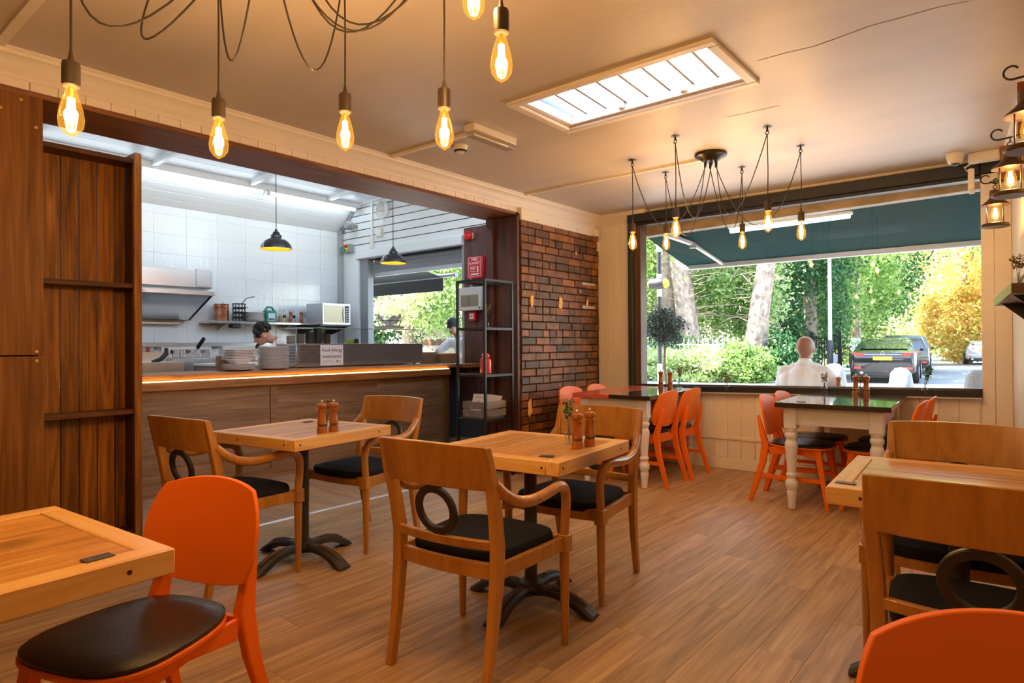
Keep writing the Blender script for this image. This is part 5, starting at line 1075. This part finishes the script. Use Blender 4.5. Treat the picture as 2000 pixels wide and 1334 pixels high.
tree(-3.2, 46, 'golden autumn tree at the upper right of the window', 10, ((0,0,7.2,4.4,3,3.6),(2.5,0,5.6,2.5,2,2.6),(-.2,-1.2,2.0,2.0,.8,2.2)), 14000, .14, LEAFO, .3)
tree(-1.2, 62, 'bluish dark tree at the far right edge of the window', 8, ((0,0,4,2.6,2,3.2),), 8000, .16, LEAFD, .3)
tree(-6.3, 68, 'bright low tree closing the end of the road', 7, ((0,0,3.0,4.2,2,3.2),), 10000, .18, LEAFB, .3)
tree(-2.9, 74, 'tall pale tree at the far end of the road', 12, ((0,0,7,7,2,6.5),), 12000, .24, LEAFB, .3)
tree(-13.5, 75, 'distant green tree line left of the road', 13, ((0,0,7.5,9,2,7),), 12000, .26, LEAF, .3)
tree(2.8, 36, 'green branch hanging over the street on the right', 8, ((-2.2,0,6.4,3.4,2,1.5),), 9000, .12, LEAF, .25)
tree(-6.0, 31, 'overhanging pale branch above the black car', 9, ((1.0,0,6.2,3.0,2.0,1.2),), 8000, .10, LEAFB, .15)
# bushes and ground cover in front of the trees
for i, (x, y, w, h, m_, lab) in enumerate(((-10.7,19.6,.9,.75,LEAFB,'pale bush at the far left below the beacon'),(-9.6,19.5,1.0,.95,LEAFB,'pale leafy bush below the olive ball'),(-8.3,19.4,1.2,1.0,LEAFB,'bright sunlit bush left of the seated person'),(-7.1,19.8,.9,1.1,LEAF,'green bush touching the seated person'),(-6.3,21.5,.8,1.3,LEAFD,'dark bush just behind the seated person'),(-9.9,20.6,1.1,1.4,LEAF,'green bush behind the white fence'))):
    t = thing('bush', lab, 'bush', (x, y, 0)); pts = blob_pts((0,0,h*.45), (w,.6,h*.6), 9000, 40); pts = pts[pts[:,2] > .01]
    link('foliage', leafcloud(pts, .05, .4, .7, 1.0), m_, t, kind='stuff'); part('stems', MB().rod((0,0,0),(.1,0,h*.5), .02, 5).rod((0,0,0),(-.2,.1,h*.5), .02, 5), BARK, t)
# palings
t = thing('iron_fence', 'white painted railings among the bushes left of the seated person', 'fence', (0, 20.2, 0)); FW = flat('white railing', (.75,.75,.72), .5); pl_ = MB().lathe([(.016,.05),(.016,1.28),(.028,1.30),(.001,1.42)], 8).mesh('paling')
for k in range(24): link('paling', pl_, FW, t, (-11.1+.165*k, 0, 0))
for z in (.2, 1.15): part('rail', MB().box(-11.15, -7.2, -.012, .012, z, z+.04), FW, t)
t = thing('iron_gate', 'dark iron gate beside the lamp post behind the seated person', 'gate', (0, 25.2, 0))
for k in range(10): part('bar', MB().rod((-6.3+.09*k,0,.05),(-6.3+.09*k,0,1.45), .015, 6), BLACK, t)
for z in (.2,1.35): part('rail', MB().box(-6.35,-5.45,-.015,.015,z,z+.04), BLACK, t)
part('notice', MB().box(-5.66,-5.50,-.03,-.016,.45,.8), PAPER, t)
for x in (-6.38,-5.42): part('gate_post', MB().box(x-.05,x+.05,-.05,.05,0,1.6), BLACK, t)
t = thing('lamp_post', 'slim pale street lamp post beyond the seated person', 'lamp post', (-5.55, 24.3, 0)); part('pole', MB().lathe([(.07,1.3),(.055,7)], 12), flat('pale post', (.72,.70,.66), .5), t); part('base', MB().lathe([(.10,0),(.10,1.2),(.07,1.3)], 12), flat('dark post', (.05,.05,.055), .5), t); part('lamp_head', MB().box(-.1,.7,-.1,.1,7,7.12), GREY, t, bevel=.02)
t = thing('crossing_beacon', 'black and white crossing pole with hooded yellow beacon', 'beacon pole', (-5.45, 11.0, 0)); z = 0
for k in range(10): part('band', MB().lathe([(.045,z),(.045,z+.42)], 14), [flat('band black', (.03,.03,.035), .4), PLASTW][0] if k == 0 else ([bpy.data.materials['band black'], PLASTW][k % 2]), t); z += .42
part('hood', MB().lathe([(.10,-.15),(.105,0),(.10,.12),(.09,.14)], 20, ax='x', c=(.0,-.05,2.34)), flat('hood grey', (.035,.037,.04), .5), t); part('lens', MB().lathe([(.088,.13),(.09,.16),(.06,.20),(0,.21)], 20, ax='x', c=(.0,-.05,2.34)).xf(Matrix.Identity(4)), flat('beacon yellow', (.75,.62,.02), .3), t)
part('lens', MB().lathe([(0,-.20),(.06,-.19),(.09,-.15)], 20, ax='x', c=(0,-.05,2.34)), bpy.data.materials['beacon yellow'], t)
t = thing('olive_tree', 'clipped olive ball on a thin stem outside the left of the window', 'potted tree', (-3.30, 6.80, 0)); part('pot', MB().lathe([(.15,0),(.20,.30),(.20,.33),(.17,.33),(.165,.28),(0,.28)], 20), flat('grey pot', (.2,.2,.21), .7), t); part('stem', MB().tube([(0,0,.28),(.015,0,.7),(-.01,0,1.0),(.0,0,1.3)], .013, 7), BARK, t)
link('foliage', leafcloud(blob_pts((0,0,1.40), (.215,.215,.19), 3600, 60, .3), .019, .4, .4), OLIVE, t, kind='stuff')
CONC = flat('speckled concrete', (.40,.40,.40), .85, var=.2, bump=.8, bscale=60)
def bollard(x, y, lab, r=.15, h=.62): solo('bollard', MB().lathe([(r*1.05,0),(r,.1),(r*.93,h*.75),(r*.75,h*.95),(r*.4,h*1.02),(0,h*1.03)], 20), CONC, lab, 'bollard', (x, y, 0), group='concrete bollards')
bollard(-1.28, 9.1, 'grey speckled concrete bollard in front of the black car', .15, .88); bollard(-2.02, 9.05, 'pale round topped bollard at the elbow of the seated person', .16, .92); bollard(-.43, 7.7, 'pale bollard cut by the right side of the window', .14, .92)

# awnings
AX0, AX1 = -3.56, .45
t = thing('awning', 'dark green folding awning above the large shop window', 'awning', (0,0,0))
def aw(u, v): x = AX0+(AX1-AX0)*u; y = 6.42+1.58*v; z = 2.60-.36*v-.015*math.sin(PI*v); return (x,y,z), (x,y,z+.006)
part('canvas', MB().slab(aw, 12, 8), CANVAS, t); part('front_bar', MB().box(AX0-.02, AX1, 7.97, 8.04, 2.19, 2.262), flat('pale awning bar', (.62,.60,.56), .4, .2), t, bevel=.015, seg=2); part('roller', MB().rod((AX0,6.46,2.62),(AX1,6.46,2.62), .05, 14), bpy.data.materials['pale awning bar'], t)
for x in (-3.25,.2): ar = part('arm', MB().bar((x,6.45,2.47),(x+.12,7.2,2.40), .05, .05).bar((x+.12,7.2,2.40),(x+.18,7.98,2.235), .045, .045), bpy.data.materials['pale awning bar'], t, bevel=.01); part('elbow', MB().lathe([(.04,-.05),(.04,.05)], 12, c=(x+.12,7.2,2.40)), GREY, ar)
t = thing('outdoor_strip_light', 'long white strip light under the green awning', 'strip light', (-2.46, 6.56, 2.388)); part('tube', MB().rod((.02,0,0),(1.14,0,.012), .026, 12), TUBEM, t); part('housing', MB().box(0,1.16,-.03,.03,.02,.05), WHITEB, t, bevel=.004)
t = thing('side_awning', 'charcoal awning outside the kitchen window', 'awning', (0,0,0))
def aw2(u, v): x = -9.6+2.16*u; y = 6.31+.94*v; z = 2.52-.20*v; return (x,y,z), (x,y,z+.006)
part('canvas', MB().slab(aw2, 6, 4), DARKCANVAS, t); part('valance', MB().box(-9.6,-7.44,7.29,7.30,2.10,2.33), DARKCANVAS, t); part('roller', MB().rod((-9.6,7.28,2.34),(-7.15,7.28,2.34), .035, 12), bpy.data.materials['pale awning bar'], t); part('roller_cap', MB().rod((-7.15,7.28,2.34),(-7.12,7.28,2.34), .042, 12), GREY, t)
# side street seen through the kitchen window
tree(-16.5, 14.5, 'sunlit green tree in the kitchen window, left', 7, ((0,0,3.4,2.2,2.2,1.6),(-1,.5,4.8,2,2,1.5)), 11000, .085, LEAFB, .2)
tree(-14.6, 15.6, 'green tree in the middle of the kitchen window', 7, ((0,0,3.3,2.0,2.0,1.7),(0,1,5,2.6,2,1.6)), 12000, .085, LEAF, .2)
tree(-19.5, 15.5, 'darker tree at the left edge of the kitchen window', 8, ((0,0,3.8,2.6,2,2.6),), 9000, .10, LEAFD, .25)
tree(-12.8, 16.8, 'pale leaved tree beside the metal rack, outside the kitchen window', 7, ((0,0,2.9,1.6,1.8,1.5),(-.8,.5,4.6,2.2,2,1.6)), 9000, .085, LEAFB, .2)
gw = struct('garden_wall', MB().box(-26, -11, 17.6, 17.8, 0, 1.9), flat('pale garden wall', (.66,.60,.54), .9, var=.1, bump=.4))
for i in range(26):
    for j_ in range(3): struct('brick', MB().box(-19.5+.23*i, -19.5+.23*i+.215, 17.585, 17.605, 1.20+.085*j_+.003, 1.20+.085*j_+.078), BRICK, gw)
tree(-17, 19.5, 'tall tree line behind the pale garden wall', 9, ((0,0,5.0,7,1.4,3.6),), 12000, .13, LEAF, .3)

# cars
def make_car(name, label, cat, x, y, rz, paint, suv=False, z=-.09):
    t = thing(name, label, cat, (x, y, z), R(rz))
    L, W, H = (4.5,.91,1.62) if suv else (4.8,.92,1.45)
    # stations from the tail (y=0) forwards: y, sill z, belt z, roof z (None: no cabin), half widths
    S = [(0,.42,.80,.80,.80),(.06,.30,.98,.98,.86),(.45,.24,1.02,1.05,.90),(1.0,.22,1.0,1.30,.92),(1.55,.22,.98,H-.02,.92),(2.2,.22,.97,H,.92),(2.8,.22,.96,H-.03,.92),(3.55,.22,.95,1.06,.91),(4.3,.25,.86,.88,.88),(L-.1,.32,.70,.72,.80),(L,.42,.60,.60,.74)]
    if suv: S = [(0,.45,.95,1.0,.80),(.05,.32,1.05,1.35,.86),(.35,.25,1.06,H-.04,.90),(1.0,.25,1.05,H,.91),(2.0,.25,1.03,H,.91),(2.6,.25,1.02,H-.05,.91),(3.2,.25,1.0,1.10,.90),(4.0,.28,.92,.95,.86),(L,.45,.65,.66,.76)]
    vs = []; fs = []; m = 12
    for (yy, z0, zb_, zr, w) in S:
        rw = w*.70 if zr > zb_+.08 else w*.93
        half = [(w*.9,z0),(w,z0+.12),(w*1.0,(z0+zb_)/2),(w*.97,zb_-.03),(max(rw,w*.90) if zr <= zb_+.08 else w*.90,zb_+.0),(rw,zr-.02 if zr > zb_+.08 else zr)]
        for a, b in half: vs.append((a,yy,b))
        for a, b in reversed(half): vs.append((-a,yy,b))
    for i in range(len(S)-1):
        for q in range(m): fs.append((i*m+q, i*m+(q+1) % m, (i+1)*m+(q+1) % m, (i+1)*m+q))
    fs += [tuple(reversed(range(m))), tuple((len(S)-1)*m+q for q in range(m))]
    part('body', MB().add(vs, fs), paint, t, bevel=.02, seg=2, smooth=50)
    GL = bpy.data.materials.get('car glass') or flat('car glass', (.02,.025,.025), .04, spec=.9, coat=1.0)
    if suv: part('rear_window', MB().hexa([(-.62,.0,1.12),(.62,.0,1.12),(.62,.05,1.10),(-.62,.05,1.10),(-.55,.28,H-.1),(.55,.28,H-.1),(.55,.34,H-.12),(-.55,.34,H-.12)]), GL, t)
    else: part('rear_window', MB().hexa([(-.66,.52,1.10),(.66,.52,1.10),(.66,.60,1.07),(-.66,.60,1.07),(-.56,1.42,H-.03),(.56,1.42,H-.03),(.56,1.5,H-.07),(-.56,1.5,H-.07)]), GL, t)
    for s in (-1,1):
        ya, yb, yc, yd = ((.45,.60,2.45,3.05) if suv else (.95,1.45,2.70,3.35))
        part('side_window', MB().hexa([(s*.86,ya,1.06),(s*.86,yd,1.02),(s*.80,yd,1.02),(s*.80,ya,1.06),(s*.71,yb,H-.08),(s*.71,yc,H-.08),(s*.62,yc,H-.08),(s*.62,yb,H-.08)]), GL, t)
        for yw in (.85, L-.95):
            w_ = part('wheel', MB().lathe([(.19,-.10),(.31,-.11),(.33,-.06),(.33,.06),(.31,.11),(.19,.10)], 24, ax='x', c=(s*.84,yw,.33)), bpy.data.materials.get('tyre') or flat('tyre', (.02,.02,.02), .8), t)
            part('hub', MB().lathe([(.20,-.115),(.20,.115)], 16, ax='x', c=(s*.845,yw,.33)), STEELD, w_)
        part('tail_light', MB().hexa([(s*.50,-.02,.86),(s*.84,.06,.88),(s*.84,.10,.88),(s*.50,.06,.86),(s*.50,-.02,.93),(s*.84,.06,1.0),(s*.84,.10,1.0),(s*.50,.06,.93)]), bpy.data.materials.get('tail lamp') or flat('tail lamp', (.70,.03,.02), .15, coat=.8, emis=(1,.08,.04), es=.25), t)
        part('reflector', MB().box(s*.60,s*.80,-.025,.05,.46,.52), bpy.data.materials['tail lamp'], t); part('exhaust', MB().lathe([(.05,-.05),(.05,.1)], 14, ax='y', c=(s*.58,0,.33)).lathe([(.035,-.052),(.035,-.04)], 12, ax='y', c=(s*.58,0,.33)), STEEL, t)
        part('mirror', MB().box(s*.93,s*1.06,3.0 if not suv else 2.75,3.1 if not suv else 2.86,1.0,1.10), paint, t, bevel=.03)
    part('number_plate', MB().box(-.26,.26,-.03,.02,.74,.85), bpy.data.materials.get('plate yellow') or flat('plate yellow', (.85,.55,.03), .4), t); part('boot_strip', MB().box(-.5,.5,-.025,.04,.90,.925), STEEL, t); part('bumper', MB().box(-.72,.72,-.02,.1,.22,.40), BLACKM, t, bevel=.03)
    part('boot_badge', MB().ring(.045,.008,16,6,ax='y',c=(0,.01,.965)), STEEL, t)
    return t
BLKP = flat('black car paint', (.012,.013,.016), .12, .3, coat=1.0); GRYP = flat('dark grey car paint', (.05,.055,.06), .15, .4, coat=1.0); SILV = flat('silver car paint', (.55,.57,.60), .2, .5, coat=1.0)
make_car('parked_car', 'black saloon car seen from behind through the shop window', 'car', -3.72, 22.9, 5.5, BLKP)
make_car('parked_car', 'dark car parked just beyond the black saloon', 'car', -4.15, 30.2, 6, GRYP, True)
make_car('parked_car', 'silver car far along the left kerb past the dark one', 'car', -5.3, 41, 6, SILV, True)
make_car('parked_car', 'dark estate car far off on the right of the road', 'car', -4.55, 62, 6, GRYP, True); make_car('parked_car', 'black car far off on the right, nearer than the estate', 'car', -3.55, 54, 6, BLKP, True); make_car('parked_car', 'silver car at the far right edge of the window', 'car', -2.15, 44, 6, SILV, True)

# ------------------------------------------------------------------ people
def cap(mb, a, b, ra, rb, n=14):
    a, b = Vector(a), Vector(b); d = b-a; L = d.length; t = d.normalized(); path = []; rr = []
    for k in range(4): q = PI/2*(1-k/4); path.append(a-t*ra*math.sin(q)); rr.append(max(ra*math.cos(q), .001))
    for k in range(1, 4): path.append(a+d*(k/4)); rr.append(ra+(rb-ra)*k/4)
    for k in range(5): q = PI/2*k/4; path.append(b+t*rb*math.sin(q)); rr.append(max(rb*math.cos(q), .001))
    mb.tube(path, rr, n); return mb
def ell(mb, c, r, rot=(0,0,0), n=18):
    s = len(mb.v); mb.lathe([(max(.001,math.cos(-PI/2+PI*k/12)),math.sin(-PI/2+PI*k/12)) for k in range(13)], n)
    mb.xf(Matrix.Translation(c) @ Euler(rot).to_matrix().to_4x4() @ Matrix.Diagonal((*r,1)), s); return mb
def chain(mb, pts): 
    for (a, ra), (b, rb) in zip(pts, pts[1:]): cap(mb, a, b, ra, rb)
    return mb
def fused(name, mb, mat, parent, voxel=.012, it=6, kind=None, label=None):
    o = part(name, mb, mat, parent, smooth=0, label=label); r = o.modifiers.new('r', 'REMESH'); r.mode = 'VOXEL'; r.voxel_size = voxel; r.use_smooth_shade = True
    s = o.modifiers.new('s', 'SMOOTH'); s.factor = .5; s.iterations = it; return o
def hand(mb, w, d, up, side):     # palm at w pointing along d; five bent fingers
    w, d, up = Vector(w), Vector(d).normalized(), Vector(up).normalized(); s = d.cross(up).normalized()*side
    cap(mb, w, w+d*.075, .026, .034); cap(mb, w+d*.02+s*.02, w+d*.075+s*.024, .02, .016); cap(mb, w+d*.02-s*.02, w+d*.075-s*.024, .02, .016)
    for k, l in enumerate((.062,.074,.070,.055)):
        b = w+d*.085+s*(.030-.020*k); m_ = b+d*l*.5-up*.006; cap(mb, b, m_, .009, .0085); cap(mb, m_, m_+d*l*.38-up*.024, .0085, .007)
    b = w+d*.02+s*.03; m_ = b+d*.03+s*.025-up*.008; cap(mb, b, m_, .012, .010); cap(mb, m_, m_+d*.03+s*.004-up*.006, .010, .008)
def head(mb, c, f, up=(0,0,1), k=1.0, n=18):      # head with brow, nose, chin and ears; f = the way it faces
    c, f, up = Vector(c), Vector(f).normalized(), Vector(up).normalized(); up = (up-f*up.dot(f)).normalized(); s = f.cross(up)
    mt_ = Matrix((s, f, up)).transposed().to_4x4(); mt_.translation = c; st = len(mb.v)
    ell(mb, (0,-.012,.018), (.076*k,.095*k,.098*k)); ell(mb, (0,.035,-.045), (.055*k,.058*k,.068*k)); ell(mb, (0,.070,-.088), (.026*k,.024*k,.022*k))
    cap(mb, (0,.088,.012), (0,.112,-.028), .009, .014); cap(mb, (-.03,.083,.024), (.03,.083,.024), .012, .012); cap(mb, (-.02,.085,-.060), (.02,.085,-.060), .010, .010)
    for q in (-1,1): ell(mb, (q*.082,-.008,-.004), (.012,.022,.034), (0,0,q*-.25)); ell(mb, (q*.03,.078,.006), (.014,.010,.009))
    mb.xf(mt_, st); return mt_
# seated person outside, back to the window
P0 = (-1.835, 6.98)
man = thing('person', 'person in pale T-shirt seated outside with back to the window', 'person', (P0[0], P0[1], 0)); man.scale = (1,1,.962)
b = MB(); hm = head(b, (.0,.04,1.205), (.05,1,-.10), k=1.16)
cap(b, (0,.0,1.02), (0,.03,1.14), .062, .058); chain(b, [((0,-.02,.50),.150),((0,-.03,.70),.150),((0,-.01,.88),.155),((0,-.0,1.0),.10)]); cap(b, (-.15,0,.94), (.15,0,.94), .060, .060)
for s, E_, H_ in ((-1,(-.285,.14,.74),(-.14,.40,.78)),(1,(.315,.03,.80),(.20,.34,.80))):
    chain(b, [((s*.19,0,.935),.058),(E_,.046),(H_,.032)]); hand(b, H_, (-s*.35,.9,-.15), (0,0,1), s)
    chain(b, [((s*.09,0,.50),.095),((s*.13,.43,.52),.068),((s*.13,.40,.09),.042)]); cap(b, (s*.13,.38,.045), (s*.14,.58,.035), .040, .034)
fused('body', b, SKIND, man, .011, 5)
b = MB(); chain(b, [((0,-.02,.52),.172),((0,-.035,.70),.172),((0,-.02,.86),.180),((0,-.005,.99),.105)]); cap(b, (-.165,0,.945), (.165,0,.945), .085, .085); cap(b, (-.09,0,.985), (.09,0,.985), .075, .075); cap(b, (0,0,1.0), (0,.01,1.055), .10, .072); cap(b, (-.12,-.035,.86), (.12,-.035,.86), .125, .125)
for s, E_ in ((-1,(-.285,.14,.74)),(1,(.315,.03,.80))): cap(b, (s*.195,0,.945), Vector((s*.20,0,.945)).lerp(Vector(E_), .80), .080, .064)
fused('shirt', b, SHIRT, man, .012, 6, label='pale cotton T-shirt')
b = MB(); chain(b, [((0,-.01,.50),.165),((0,-.02,.56),.165)])
for s in (-1,1): chain(b, [((s*.09,0,.50),.108),((s*.13,.43,.52),.080),((s*.13,.40,.16),.062)])
fused('trousers', b, TROUSER, man, .014, 5)
for s in (-1,1): part('eye', MB(), SKIN, man) if False else None
t = thing('stool', 'dark stool under the seated person outside', 'stool', (P0[0], P0[1]-.02, 0)); part('seat', MB().lathe([(.17,.345),(.18,.352),(.18,.375),(.16,.385)], 24), RINGW, t)
for k in range(4): a = PI/4+k*PI/2; part('leg', MB().rod((.19*math.cos(a),.19*math.sin(a),0),(.12*math.cos(a),.12*math.sin(a),.35), .014, 8), RINGW, t)
t = thing('pavement_table', 'small dark table outside beside the seated person', 'table', (-1.42, 7.02, 0)); part('top', MB().lathe([(.30,.69),(.305,.70),(.305,.715),(.30,.722)], 32), RINGW, t); part('post', MB().rod((0,0,.02),(0,0,.70), .03, 12), BLACK, t); part('foot', MB().lathe([(.2,0),(.2,.012),(.04,.03)], 24), BLACK, t)
dup(m0, (-1.505, 6.92, .722), 0, 'wooden mill outside on the small table at the elbow of the seated person')
# cook
ck = thing('person', 'person in white top bending over behind the kitchen counter', 'person', (-7.30, 4.20, 0))
b = MB(); fdir = Vector((-.35,-.75,-.55)); hm = head(b, (-.03,-.12,1.355), fdir, (.0,-.5,.9))
cap(b, (.06,.08,1.27), (-.01,-.06,1.32), .055, .052); chain(b, [((.15,.34,.92),.13),((.13,.26,1.12),.14),((.08,.12,1.25),.10)]); cap(b, (-.02,.26,1.24), (.20,-.01,1.24), .06, .06)
for a_, e_, h_ in (((-.04,.27,1.23),(-.22,.16,.98),(-.38,-.05,1.0)),((.21,-.02,1.23),(.10,-.30,1.00),(-.16,-.36,1.0))): chain(b, [(a_,.055),(e_,.042),(h_,.030)]); hand(b, h_, (-.8,-.5,-.1), (0,0,1), 1)
for s in (-1,1): chain(b, [((.15+s*.05,.28+s*.07,.92),.095),((.13+s*.05,.26+s*.08,.50),.068),((.15+s*.05,.27+s*.08,.08),.045)]); cap(b, (.15+s*.05,.27+s*.08,.04), (.0+s*.05,.20+s*.08,.035), .04, .035)
fused('body', b, SKIN, ck, .011, 5)
b = MB(); chain(b, [((.15,.34,.90),.150),((.13,.26,1.12),.165),((.08,.12,1.25),.118)]); cap(b, (-.02,.26,1.23), (.20,-.01,1.23), .085, .085)
for a_, e_ in (((-.04,.27,1.22),(-.22,.16,.98)),((.21,-.02,1.22),(.10,-.30,1.00))): cap(b, a_, Vector(a_).lerp(Vector(e_), .75), .076, .062)
fused('shirt', b, SHIRT, ck, .012, 5, label='white short sleeved top')
b = MB()
for k in range(110):
    a = random.uniform(0,6.28); e = random.uniform(-.15,1.5); d = Vector((math.cos(a)*math.cos(e),math.sin(a)*math.cos(e)-.15,math.sin(e))); p = hm @ (Vector((0,-.02,.025))+Vector((d.x*.078,d.y*.095,d.z*.098))); q = hm @ (Vector((0,-.02,.03))+Vector((d.x*.095+random.uniform(-.02,.02),d.y*.115,d.z*.120))); cap(b, p, q, .022, .012, 8)
fused('hair', b, HAIR, ck, .008, 2, label='short curly dark hair'); part('earring', MB().ring(.006,.0015,10,5,c=tuple(hm @ Vector((.086,-.01,-.045)))), BRASS, ck)
b = MB(); chain(b, [((.15,.28,.92),.145),((.15,.28,.86),.145)])
for s in (-1,1): chain(b, [((.15+s*.05,.28+s*.07,.90),.108),((.13+s*.05,.26+s*.08,.50),.082),((.15+s*.05,.27+s*.08,.12),.062)])
fused('trousers', b, TROUSER, ck, .014, 4)
b = MB().lathe([(.045,0),(.05,.02),(.042,.10),(.02,.125),(.012,.15)], 16); t = thing('squeeze_bottle', 'yellow squeeze bottle with ring handle before the bending person', 'bottle', (-6.15, 3.45, WT)); part('bottle', b, flat('mustard plastic', (.75,.42,.02), .4), t); part('handle', MB().ring(.055,.006,20,6,ax='x',c=(0,-.07,.14)), bpy.data.materials['mustard plastic'], t)
# person reaching in outside the kitchen window
sv = thing('person', 'person in pale T-shirt and dark cap leaning outside the kitchen window', 'person', (-6.80, 7.05, 0))
b = MB(); hm = head(b, (.03,-.22,1.50), (.35,-.85,-.35)); cap(b, (.0,-.06,1.34), (.02,-.16,1.44), .056, .052); chain(b, [((0,.16,.90),.14),((0,.08,1.10),.145),((0,-.02,1.28),.10)]); cap(b, (-.19,-.02,1.27), (.19,-.02,1.27), .06, .06)
for s, e_, h_ in ((-1,(-.32,-.22,1.10),(-.20,-.46,1.02)),(1,(.30,-.24,1.08),(.34,-.50,1.03))): chain(b, [((s*.21,-.03,1.26),.055),(e_,.043),(h_,.031)]); hand(b, h_, (.1,-.9,-.2), (0,0,1), s)
for s in (-1,1): chain(b, [((s*.09,.16,.90),.095),((s*.10,.14,.48),.068),((s*.10,.20,.07),.045)]); cap(b, (s*.10,.20,.04), (s*.11,.02,.035), .04, .034)
fused('body', b, SKIND, sv, .012, 5)
b = MB(); chain(b, [((0,.16,.88),.158),((0,.08,1.10),.165),((0,-.02,1.26),.115)]); cap(b, (-.19,-.02,1.25), (.19,-.02,1.25), .086, .086)
for s, e_ in ((-1,(-.32,-.22,1.10)),(1,(.30,-.24,1.08))): cap(b, (s*.21,-.03,1.25), Vector((s*.21,-.03,1.25)).lerp(Vector(e_), .75), .078, .066)
fused('shirt', b, SHIRT, sv, .013, 5, label='pale T-shirt'); b = MB(); st = 0; ell(b, (0,-.012,.045), (.088,.105,.085)); cap(b, (-.045,.10,.035), (.045,.10,.035), .012, .012); cap(b, (-.03,.14,.030), (.03,.14,.030), .012, .012); b.xf(hm); fused('cap', b, flat('black cap', (.02,.02,.022), .9), sv, .009, 3, label='dark cap')
b = MB()
for s in (-1,1): chain(b, [((s*.09,.16,.90),.11),((s*.10,.14,.48),.082),((s*.10,.20,.12),.062)])
fused('trousers', b, TROUSER, sv, .016, 4)
# distant walker
wk_ = thing('person', 'distant person in white top walking on the pavement past the car', 'person', (-6.05, 30.6, 0))
b = MB(); head(b, (0,0,1.58), (0,1,0)); cap(b, (0,0,1.40), (0,0,1.50), .055, .052); chain(b, [((0,0,.92),.13),((0,0,1.12),.135),((0,0,1.33),.10)]); cap(b, (-.18,0,1.35), (.18,0,1.35), .055, .055)
for s in (-1,1): chain(b, [((s*.20,0,1.34),.05),((s*.25,-.05*s,1.08),.04),((s*.24,.10*s,.86),.03)]); hand(b, (s*.24,.10*s,.86), (0,.1*s,-1), (-s,0,0), 1); chain(b, [((s*.09,0,.90),.09),((s*.09,.14*s,.48),.062),((s*.09,.0+.18*s,.08),.042)]); cap(b, (s*.09,.18*s-.02,.04), (s*.1,.18*s+.16,.035), .036, .03)
fused('body', b, SKIND, wk_, .018, 4)
b = MB(); chain(b, [((0,0,.88),.155),((0,0,1.12),.155),((0,0,1.33),.11)]); cap(b, (-.18,0,1.33), (.18,0,1.33), .08, .08)
for s in (-1,1): cap(b, (s*.20,0,1.33), (s*.24,-.03*s,1.14), .072, .062)
fused('shirt', b, SHIRT, wk_, .018, 4, label='white top'); b = MB()
for s in (-1,1): chain(b, [((s*.09,0,.90),.105),((s*.09,.14*s,.48),.078),((s*.09,.18*s,.14),.058)])
fused('trousers', b, TROUSER, wk_, .018, 4)
